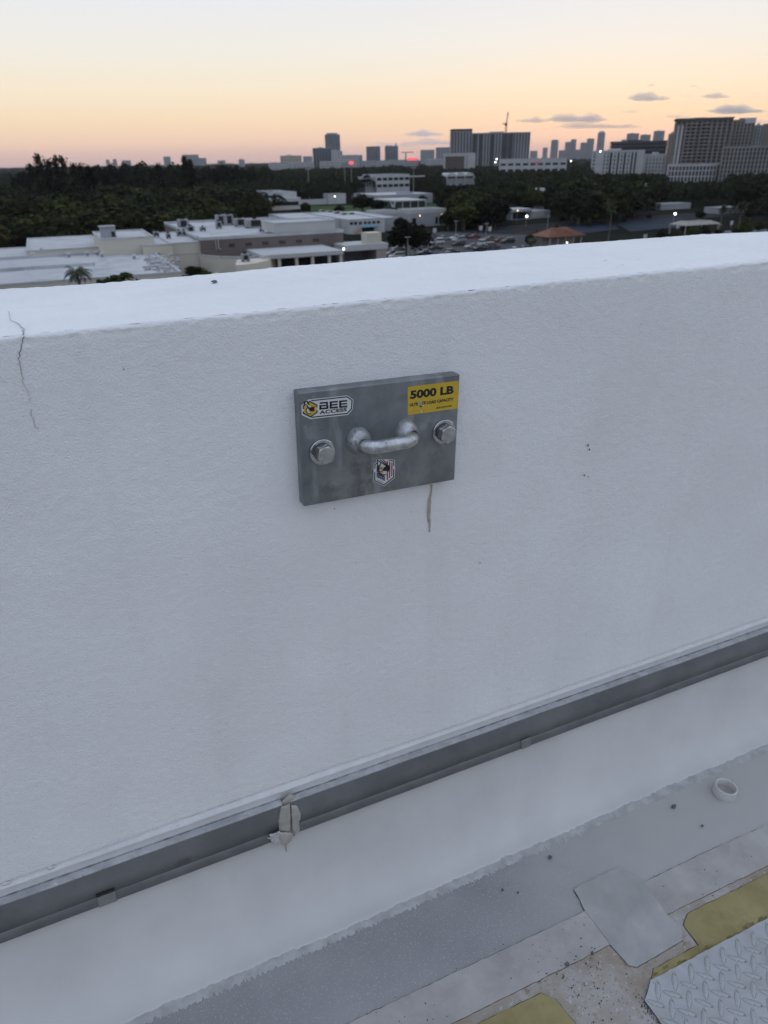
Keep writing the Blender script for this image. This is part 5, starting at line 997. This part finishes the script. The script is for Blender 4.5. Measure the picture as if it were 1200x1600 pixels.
def crown(seed, lobes, n, size, mt):
    rs = np.random.RandomState(seed); w = np.array([l[3]*l[4] for l in lobes]); w = w/w.sum(); V = []; Nn = []
    for l, k in zip(lobes, (w*n).astype(int)):
        d_ = rs.randn(k, 3); d_ /= np.linalg.norm(d_, axis=1, keepdims=True); rr = (.62+.42*rs.rand(k)**.7)[:, None]
        bump = 1+.16*np.sin(d_[:, :1]*5+seed)+.14*np.sin(d_[:, 1:2]*6+seed*2)+.12*np.sin(d_[:, 2:]*7)
        V.append(np.array(l[:3])+d_*rr*bump*np.array(l[3:6])); Nn.append(d_)
    V = np.concatenate(V); Nn = np.concatenate(Nn); return qmesh('crown', *leafcards(V, Nn, size, rs), mt)
def broad(seed, mt, H=10., spread=1.):
    rs = np.random.RandomState(seed); lobes = []
    for i in range(8):
        a = rs.rand()*6.28; r_ = rs.rand()*3.4*spread; lobes.append((r_*math.cos(a), r_*math.sin(a), H*(.52+.26*rs.rand())-r_*.28, 2.0+rs.rand()*1.3, 2.0+rs.rand()*1.3, 1.5+rs.rand()*.9))
    lobes.append((0, 0, H*.72, 3., 3., 2.2)); lobes.append((0, 0, H*.5, 3.6*spread, 3.6*spread, 2.))
    cm = crown(seed, lobes, 2400, .62, mt); b = MB(); b.tube([(0, 0, 0), (.1, .1, H*.25), (-.1, .1, H*.5)], [.38, .28, .16], 7)
    for i in range(4): a = i*1.6+seed; b.tube([(0, .1, H*.3), (1.4*math.cos(a), 1.4*math.sin(a), H*.5), (2.6*math.cos(a), 2.6*math.sin(a), H*.62)], [.18, .12, .05], 5)
    me = bpy.data.meshes.new('trunk'); me.from_pydata(b.v, [], b.f); me.materials.append(BARK); return cm, me
def pine(seed, mt, H=16.):
    rs = np.random.RandomState(seed); b = MB(); b.tube([(0, 0, 0), (.2, 0, H*.5), (0, .1, H*.96)], [.32, .2, .05], 6); V = []; Nn = []
    for i in range(46):
        z = H*(.22+.76*(i/46.)); Lr = (1.1-(i/46.)*.8)*H*.17*(.25+1.2*rs.rand()**1.5); a = rs.rand()*6.28; e = np.array([Lr*math.cos(a), Lr*math.sin(a), Lr*.55]); b.tube([(0, 0, z), tuple(np.array([0, 0, z])+e)], [.05, .02], 4)
        k = 24; s_ = rs.rand(k)**.6; V.append(np.array([0, 0, z])+e*s_[:, None]+rs.randn(k, 3)*.33*np.array([1, 1, 1.1])); Nn.append(np.tile(e/np.linalg.norm(e), (k, 1)))
    V = np.concatenate(V); cm = qmesh('crown', *leafcards(V, np.concatenate(Nn), .36, rs, 2.6), mt); me = bpy.data.meshes.new('trunk'); me.from_pydata(b.v, [], b.f); me.materials.append(BARK); return cm, me
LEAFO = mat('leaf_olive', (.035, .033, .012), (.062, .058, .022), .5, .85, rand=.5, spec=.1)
PROTO = {'leafy': [broad(15, LEAFO, 10, 1.2), broad(11, LEAF), broad(12, LEAF, 10, 1.15), broad(13, LEAF, 10, .85), broad(14, LEAF, 9, 1.25)], 'dark': [broad(21, LEAFD), broad(22, LEAFD, 11, 1.1), broad(23, LEAFD, 10, .9)], 'pine': [pine(31, LEAFD), pine(32, LEAFD), pine(33, LEAFD, 17)]}
HP = {'leafy': 9.6, 'dark': 10.3, 'pine': 16.}
def tree(c_, H, kind, label, group, w=1., idx=None):
    cm, tm = random.choice(PROTO[kind]) if idx is None else PROTO[kind][idx]; s_ = H/HP[kind]
    t = empty({'leafy': 'broadleaf_tree', 'dark': 'dark_tree', 'pine': 'wispy_pine_tree'}[kind], c_, (0, 0, random.uniform(0, 6.28))); t.scale = (s_*w, s_*w, s_); tag(t, label, 'tree', group); ob('trunk', tm, t); ob('crown', cm, t); return t
def ptree(px, pyb, pyt, kind, label, group=None, w=1., idx=None, Y_=None):
    c_ = G((px, pyb)) if Y_ is None else onY((px, pyt), Y_)*[1, 1, 0]; H = onY((px, pyt), c_[1])[2]; return tree(c_, H, kind, label, group, w, idx)
ptree(636, 403, 346, 'dark', 'big dark spreading tree standing among the parked cars', w=1.35, idx=1)
ptree(566, 334, 301, 'dark', 'round dark tree beyond the skylight roof, right of the field', w=1.7, idx=0); ptree(590, 333, 310, 'dark', 'lower dark tree touching the round one beyond the skylight roof', w=1.5, idx=2)
ptree(478, 336, 315, 'dark', 'small round clipped tree beside the white tiered hall', w=1.1, idx=0); ptree(303, 437, 415, 'leafy', 'clump of bushy tree tops peeping over the parapet by the ramps', w=1.5, idx=1)
ptree(320, 437, 421, 'leafy', 'smaller bushy tree top right of the clump by the ramps', w=1.4, idx=0); ptree(178, 447, 430, 'leafy', 'single rounded bush top just above the parapet, right of the near palm', w=1.3, idx=2, Y_=126.)
ptree(400, 350, 300, 'leafy', 'green tree crowding the left corner of the tiered hall', w=1.1); ptree(660, 318, 305, 'leafy', 'pale green tree at the end of the long pale roof', w=1.2); ptree(625, 362, 338, 'dark', 'dark tree between the two white stores', w=1.)
for k, (px, pyb, pyt) in enumerate([(1033, 380, 358), (1058, 378, 362), (1082, 376, 355), (1098, 374, 353), (1160, 370, 345), (1183, 366, 347), (1148, 372, 356), (1120, 375, 358), (1200, 362, 346), (1070, 366, 350), (940, 352, 342), (920, 356, 345), (975, 350, 340), (838, 385, 362), (850, 384, 362), (828, 388, 366)]):
    ptree(px, pyb, pyt, 'leafy' if k % 3 else 'dark', ['round young tree above the parapet, first from the left in the right-hand row', 'low pale bush tree left of the shelter roof', 'young tree in front of the hip roof shelter, left', 'young tree in front of the hip roof shelter, right', 'rounded tree under the right palm', 'slender young tree at the far right of the row', 'low tree between the right palms', 'small tree at the right end of the shelter', 'half-seen tree at the right edge of the row', 'hedge-like tree behind the first young trees', 'yellow-green low tree right of the grey annex', 'yellow-green bush left of the tall palm', 'yellow-green hedge tree right of the tall palm', 'dark small tree left of the orange pavilion, nearest the lot', 'dark small tree against the orange pavilion', 'low dark tree at the right end of the lot'][k], 'young trees along the right of the parapet', w=1.)
# palms
def palm(px, pyb, pyt, label, nf=16, fl=2.2, round_=False, seed=1, Y_=None):
    c_ = G((px, pyb)) if Y_ is None else onY((px, pyt), Y_)*[1, 1, 0]; H = onY((px, pyt), c_[1])[2]; rs = np.random.RandomState(seed); t = empty('palm_tree', c_); tag(t, label, 'palm tree', 'palms below the parapet')
    b = MB(); b.tube([c_, c_+[.15, 0, H*.5], c_+[.1, 0, H-.5]], [.26, .2, .16], 8); part(t, 'trunk', b, BARK); tp_ = c_+[.1, 0, H-.5]
    for i in range(nf):
        a = i*2.4+rs.rand()*.4; el = (rs.rand()*1.5-.35) if not round_ else (rs.rand()*2.4-.9); dh = np.array([math.cos(a), math.sin(a), 0]); side = np.array([-math.sin(a), math.cos(a), 0]); V = []; Fc = []; p = tp_.copy(); e = el; n = 7
        for k in range(n+1):
            s_ = k/n; w = fl*(.16 if not round_ else .34)*math.sin(math.pi*min(1, .12+s_*.9))+.03
            V += [p-side*w-np.array([0, 0, w*.45]), p+np.array([0, 0, .04]), p+side*w-np.array([0, 0, w*.45])]; p = p+(dh*math.cos(e)+np.array([0, 0, 1])*math.sin(e))*fl/n; e -= (.26 if not round_ else .1)
        for k in range(n):                        # leaflets: gaps between the blades
            q_ = 3*k
            for sd in (0, 2):
                A_, B_, C_, D_ = np.array(V[q_+1]), np.array(V[q_+4]), np.array(V[q_+3+sd]), np.array(V[q_+sd])
                for j in range(3):
                    f0, f1 = j/3, j/3+.24; Fc.append((A_+(B_-A_)*f0, A_+(B_-A_)*f1, D_+(C_-D_)*(f1+.12), D_+(C_-D_)*(f0+.14)))
        vv_ = [x for f_ in Fc for x in f_]; mk('frond', [x-c_ for x in vv_], [(4*i_, 4*i_+1, 4*i_+2, 4*i_+3) for i_ in range(len(Fc))], LEAFP, t)
palm(118, 452, 421.5, 'dark green palm with splayed fronds rising just above the parapet at the left', 22, 2.9, seed=3, Y_=124.)
palm(950, 378, 324, 'tall slim palm with a round head, left of the tennis courts', 26, 2.2, True, 4); palm(1122, 368, 325, 'slim palm with a bright round head, left of the right-hand pair', 26, 1.9, True, 5); palm(1150, 372, 322, 'palm with a ragged fan head, right of the right-hand pair', 22, 2.3, True, 6)
palm(830, 392, 372, 'short palm at the dark end of the parking lot', 14, 2., False, 8)
# pines that break the skyline on the left
for k, (px, pyb, pyt, w) in enumerate([(79, 352, 248.5, .9), (93, 350, 250, .9), (104, 346, 251, .9), (115, 345, 251, .8), (140, 344, 256, .9), (152, 344, 258, .9), (297, 330, 244, .9), (307, 330, 250, 1.), (258, 332, 256, 1.), (66, 345, 256, 1.), (128, 340, 256, 1.)]):
    ptree(px, pyb, pyt, 'pine', ['tallest wispy pine breaking the left skyline, first of the tall group', 'second wispy pine of the tall left skyline group', 'third wispy pine of the tall left skyline group, with bare twigs', 'thin wispy pine at the right of the tall left skyline group', 'lower wispy pine right of the tall skyline group', 'ragged wispy pine at the right end of the left group', 'lone tall wispy pine before the distant pale blocks', 'broader wispy pine beside the lone tall one', 'wispy pine between the tall group and the lone pine', 'wispy pine at the left end of the tall group', 'bushy pine filling the gap in the left group'][k], 'wispy pines on the left skyline', w=w)
for k, (px, Y_, pt, w) in enumerate([(128, 560., 257, .8), (150, 600., 255, .8), (172, 560., 257, .8), (196, 620., 256, .9), (218, 580., 254, .8), (240, 640., 256, .9), (266, 560., 256, .8), (284, 600., 252, .7), (322, 620., 254, .8), (345, 580., 256, .8), (368, 640., 254, .8), (392, 600., 258, .8), (415, 680., 260, .8), (60, 560., 259, .8), (36, 600., 263, .8)]):
    ptree(px, 0, pt, 'dark', ['tall dark tree right next to the tall pine group', 'tall dark tree second right of the pine group', 'tall dark tree above the roof hut\'s left', 'tall dark tree straight above the grey roof hut', 'tall dark tree right of the grey roof hut', 'tall dark tree above the cream wing', 'tall dark tree left of the lone pine', 'slim tall dark tree touching the lone pine', 'tall dark tree right of the broader lone pine', 'tall dark tree above the brown hall machines', 'tall dark tree left of the tiny grey city block', 'tall dark tree below the tiny grey city block', 'tall dark tree above the tiered hall', 'tall dark tree left of the pine group', 'leftmost tall dark tree of the skyline'][k], 'tall dark trees of the left skyline', w=w, Y_=Y_)
for k, (px, Y_, pt, w, kd, lab) in enumerate([(612, 330., 322, 1.1, 'dark', 'dark tree in the gap between the roof extension and the covered court'), (628, 255., 352, 1.2, 'dark', 'second dark tree crowding the big parking tree on its left'), (652, 236., 356, 1.1, 'dark', 'low dark tree touching the big parking tree on its right'), (700, 262., 328, 1.3, 'dark', 'broad dark tree at the right end of the white fascia store'), (722, 266., 322, 1.4, 'dark', 'broad dark tree behind the middle lamp post of the lot'), (748, 262., 324, 1.4, 'dark', 'broad dark tree behind the pair of white boards'),
                                              (775, 258., 326, 1.3, 'dark', 'broad dark tree left of the grey annex'), (470, 520., 290, 1.2, 'dark', 'dark tree behind the field wall'), (505, 540., 285, 1.2, 'leafy', 'olive green tree behind the grandstand'), (550, 560., 284, 1.3, 'dark', 'dark tree left of the office building'), (678, 500., 288, 1.3, 'dark', 'dark tree right of the office building'), (530, 330., 318, .9, 'dark', 'small dark tree over the far edge of the skylight roof'), (690, 380., 306, 1.2, 'leafy', 'olive green tree above the white fascia store'),
                                              (880, 262., 338, 1.1, 'dark', 'dark tree right of the grey annex'), (905, 255., 340, 1.2, 'dark', 'dark tree behind the orange tile pavilion'), (925, 272., 334, 1.2, 'dark', 'dark tree just left of the tall palm'), (985, 262., 332, 1.3, 'dark', 'dark tree just right of the tall palm'), (1015, 255., 334, 1.2, 'dark', 'dark tree left of the lone lamp in the right-hand belt'), (1095, 240., 328, 1.2, 'dark', 'dark tree behind the hip roof shelter'), (1175, 232., 326, 1.3, 'dark', 'dark tree behind the ragged right palm'), (870, 235., 352, .9, 'leafy', 'low olive tree at the back of the orange pavilion')]):
    ptree(px, 0, pt, kd, lab, None, w=w, Y_=Y_)
# woods: jittered lattice of ground positions, kept clear of buildings and of the views the photo has
CLEAR = [(384, 467, 327, 395), (468, 545, 322, 470), (566, 664, 299, 600), (583, 680, 318, 420), (462, 625, 368, 330), (583, 700, 356, 300), (796, 864, 349, 290), (850, 930, 380, 230), (926, 1048, 270, 800), (1044, 1129, 281, 620), (1128, 1260, 268, 600), (697, 744, 287, 700), (692, 746, 262, 1060), (704, 832, 256, 1250), (778, 888, 265, 900),
         (436, 704, 253, 1500), (600, 690, 410, 300), (690, 840, 410, 250), (844, 940, 256, 3000), (0, 436, 264, 3000), (1030, 1240, 388, 225), (860, 1060, 366, 250), (1028, 1082, 336, 300), (940, 960, 380, 200), (1066, 1134, 356, 300)]
cand = []; rs = np.random.RandomState(5); lot = [(600, 840, 358, 430)]
for gx in np.arange(-420, 1500, 8.5):
    for gy in np.arange(170, 1500, 8.5):
        x = gx+rs.uniform(-3.5, 3.5); y = gy+rs.uniform(-3.5, 3.5); v = R.T@(np.array([x, y, 0])-EYE)
        if v[2] > -10: continue
        px, py = pj((x, y, 0)); 
        if px < -60 or px > 1270: continue
        H = rs.uniform(8, 14.5); left = px < 405
        if left and y < 420 and rs.rand() < .38: continue
        if left and y < 262: continue
        if not left and px < 690 and y < 430: continue
        if px >= 690 and py > (364 if px < 802 else 352): continue
        if px > 802 and py > 336 and rs.rand() < .45: continue
        if py > 290 and 545 < px < 690 and y < 560: continue
        if any(a-4 < x < b_+4 and c_-5 < y < d_+4 for a, b_, c_, d_ in FOOT): continue
        if left and y < 330: H = rs.uniform(8.5, 11.5)
        pt = pj((x, y, H))[1]; wpx = H*.45*1240/math.hypot(x, y)
        if any(a-wpx < px < b_+wpx and y < Y_ and pt < pb for a, b_, pb, Y_ in CLEAR): 
            H = H*.6; pt = pj((x, y, H))[1]
            if any(a-wpx < px < b_+wpx and y < Y_ and pt < pb for a, b_, pb, Y_ in CLEAR): continue
        cand.append((H/math.hypot(x, y), x, y, H, px, py))
cand.sort(reverse=True); near = cand[:200]; rest = cand[200:]
for q_, x, y, H, px, py in near:
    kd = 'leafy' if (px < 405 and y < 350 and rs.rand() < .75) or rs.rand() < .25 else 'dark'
    if px < 405: where = 'behind '+['the left end of the long hall', 'the raised white roof block', 'the grey roof hut', 'the cream wing', 'the cream corner block', 'the brown hall machines'][min(5, max(0, int((px+60)//78)))]
    elif px < 802: where = 'behind the parking lot '+('by the white fascia store' if px < 745 else 'left of the grey annex')
    else: where = 'below '+['the long white store', 'the strip-window apartments', 'the ribbon-balcony apartments', 'the podium', 'the mid-rise block'][min(4, max(0, int((px-802)//90)))]
    d_ = math.hypot(x, y); row = 'front row' if d_ < (330 if px < 405 else 360) else ('middle rows' if d_ < 430 else 'back rows')
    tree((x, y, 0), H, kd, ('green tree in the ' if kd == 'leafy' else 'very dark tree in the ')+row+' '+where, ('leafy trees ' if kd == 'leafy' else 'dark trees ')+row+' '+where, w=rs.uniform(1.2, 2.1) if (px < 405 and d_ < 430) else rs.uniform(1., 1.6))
VS = []; rs2 = np.random.RandomState(8)
def blob(x, y, H, wd, n, sz):
    d_ = rs2.randn(n, 3); d_ /= np.linalg.norm(d_, axis=1, keepdims=True); d_[:, 2] = np.abs(d_[:, 2])*1.1-.35
    ph = rs2.rand(3)*6; bump = 1+.2*np.sin(d_[:, :1]*5+ph[0])+.2*np.sin(d_[:, 1:2]*5+ph[1])
    p = np.array([x, y, H*.55])+d_*bump*(.75+.3*rs2.rand(n, 1))*np.array([wd, wd, H*.45]); V, _ = leafcards(p, d_, sz, rs2); VS.append(V)
for q_, x, y, H, px, py in rest: blob(x, y, H, H*.5, 110 if y < 800 else 60, H*.12 if y < 800 else H*.17)
for k in range(2600):                               # woods running to the horizon
    y = 1500*(9000/1500)**rs2.rand(); az = math.radians(rs2.uniform(-6, 55)); x = y*math.tan(az); r_ = math.hypot(x, y); x, y = x*y/r_*1., y*y/r_*1.
    if y < 1350: continue
    if any(a-12 < x < b_+12 and c_-60 < y < d_+10 for a, b_, c_, d_ in FOOT): continue
    H = rs2.uniform(8, 16); blob(x, y, H, 14+y*.004, 26, 4+y*.0012)
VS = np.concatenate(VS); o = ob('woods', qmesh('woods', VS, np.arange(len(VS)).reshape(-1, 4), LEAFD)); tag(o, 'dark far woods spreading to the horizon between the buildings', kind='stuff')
b = MB()                                            # pale houses glinting through the far woods
for k, (px, py, Y_, w, h_, lab) in enumerate([(39, 273, 700, 9, 4, 'white gable glinting in the left woods'), (62, 275, 720, 5, 3.4, 'small pale house end right of the white gable in the left woods'), (82, 274, 760, 12, 3, 'long pale roof low in the left woods behind the pines'), (331, 278, 700, 7, 3.4, 'pale house alone in the woods left of the tiered hall'), (27, 290, 500, 11, 6, 'dim grey roof dome among the left trees'),
                                  (1012, 292, 520, 9, 5, 'pale house front in the trees below the white apartments'), (848, 300, 330, 5, 3.4, 'pale little house under the lamp above the grey annex'), (4, 264, 2200, 60, 9, 'long pale strip of roofs at the far left horizon'), (124, 292, 520, 5, 4, 'small pale wall in the woods under the pines')]):
    A = G((px, py), 9.); Y_ = A[1]; w = min(w*Y_/1100., 12.); z = 10.; t = empty('woodland_house', (A[0], Y_, 0)); tag(t, lab, 'house', 'pale houses in the woods'); x0, x1 = A[0]-w/2, A[0]+w/2
    b = MB(); b.box(x0, x1, Y_-1, Y_+6, 0, z-1.2); part(t, 'wall', b, WHITEW if k not in (4,) else GREYW); b = MB(); b.prism([(x0-.4, z-1.2), (x1+.4, z-1.2), (A[0], z+.9)], Y_-1.4, Y_+6.4, 'y'); fixn(part(t, 'roof', b, WHITEW if k not in (4,) else GREYW)); b = MB(); b.box(A[0]-.7, A[0]+.7, Y_-1.08, Y_-1.01, z-3, z-1.6); part(t, 'window', b, DARKG)
LABS = ['faint pale far tower cluster on the left horizon, widest', 'faint far block left of the lone pine', 'faint far block right of the lone pine, topped by a step', 'faint tiny tower on the left horizon beside the pines', 'faint low block near the tiny grey block', 'faint tiny tower, second on the left horizon', 'faint far block pair behind the lone pine']
for k, a in enumerate([(255, 266, 245), (289, 310, 242), (310, 322, 247), (165, 171, 250), (340, 352, 251), (176, 182, 249), (190, 204, 251)]):
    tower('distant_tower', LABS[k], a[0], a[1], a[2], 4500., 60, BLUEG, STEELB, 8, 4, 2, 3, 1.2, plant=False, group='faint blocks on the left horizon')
# ---- haze over the town, then clouds beyond it
hz = MB(); hz.box(-10900, 10900, -10900, 10900, -1.6, 185); 
hm = bpy.data.materials.new('haze'); hm.use_nodes = True; t_ = hm.node_tree; t_.nodes.clear(); pv = t_.nodes.new('ShaderNodeVolumePrincipled'); ho = t_.nodes.new('ShaderNodeOutputMaterial'); t_.links.new(pv.outputs[0], ho.inputs['Volume'])
pv.inputs['Color'].default_value = (.86, .84, .88, 1); pv.inputs['Density'].default_value = .000035; pv.inputs['Anisotropy'].default_value = .3
o = hz.build('haze', hm); tag(o, 'thin pale evening haze over the town', kind='stuff')
cmt = bpy.data.materials.new('cloud_vapour'); cmt.use_nodes = True; t_ = cmt.node_tree; t_.nodes.clear(); pv = t_.nodes.new('ShaderNodeVolumePrincipled'); ho = t_.nodes.new('ShaderNodeOutputMaterial'); t_.links.new(pv.outputs[0], ho.inputs['Volume'])
pv.inputs['Color'].default_value = (.90, .90, .94, 1); pv.inputs['Density'].default_value = .0042; pv.inputs['Anisotropy'].default_value = .0
cmf = cmt.copy(); cmf.name = 'faint_cloud_vapour'; [n_ for n_ in cmf.node_tree.nodes if n_.type == 'PRINCIPLED_VOLUME'][0].inputs['Density'].default_value = .0020
import bmesh as _bm
CL = [(1013, 152, 62, 13, 'largest flat-bottomed grey cloud high on the right'), (1118, 150, 42, 8, 'small grey cloud right of the largest one'), (1150, 172, 78, 13, 'long lens-shaped grey cloud above the tan high-rise'), (1017, 133, 15, 5, 'tiny cloud wisp above the largest cloud'), (1084, 134, 13, 4, 'tiny faint wisp at the upper right'), (1074, 150, 16, 4, 'small wisp between the two grey clouds'),
      (902, 185, 84, 15, 'mauve ragged cloud bank above the far skyline'), (832, 188, 52, 8, 'mauve streak cloud just right of the tower crane'), (984, 174, 32, 5, 'thin streak cloud right of the mauve bank'), (662, 209, 64, 9, 'grey streak cloud left of the ribbed complex'), (1060, 182, 40, 5, 'thin streak just above the tan high-rise roof'), (935, 197, 120, 8, 'long faint pink band under the mauve bank'), (700, 222, 110, 12, 'pale low cloud bank behind the ribbed complex'), (620, 226, 70, 9, 'faint low cloud behind the slate towers'), (1190, 190, 30, 5, 'thin streak cloud at the right edge')]
for k, (px, py, w, h_, lab) in enumerate(CL):
    Yc_ = 7000. if py < 200 else 11500.; c_ = onY((px, py), Yc_); e = (onY((px+.5*w, py), Yc_)-c_)[0]; hh = abs((onY((px, py-h_*.5), Yc_)-c_)[2]); rs = np.random.RandomState(k+40)
    bm = _bm.new(); _bm.ops.create_icosphere(bm, subdivisions=5, radius=1); ph = rs.rand(8)*6
    for v in bm.verts:
        x, y, z = v.co; n_ = .34*math.sin(x*4.3+ph[0])+.28*math.sin(x*9+ph[1])*math.cos(y*3)+.22*math.sin(x*17+ph[2]+y*4)+.16*math.sin(x*33+ph[3]+z*9)+.10*math.sin(x*57+ph[5]+y*11)
        zz = z*(.85+n_*1.25) if z > 0 else z*.42*(1+n_*.9); r_ = 1+.10*math.sin(z*9+ph[4])+.06*math.sin(y*13+ph[6]); v.co = (x*e*r_, y*e*.5, zz*hh*1.25-hh*.3)
    me = bpy.data.meshes.new('cloud'); bm.to_mesh(me); bm.free(); me.materials.append(cmf if k in (5, 8, 10, 11, 12, 13, 14) else cmt); o = ob('cloud', me, None, c_); tag(o, lab, 'cloud', 'small dusk clouds'); o.rotation_euler = (0, SL*2, 0)
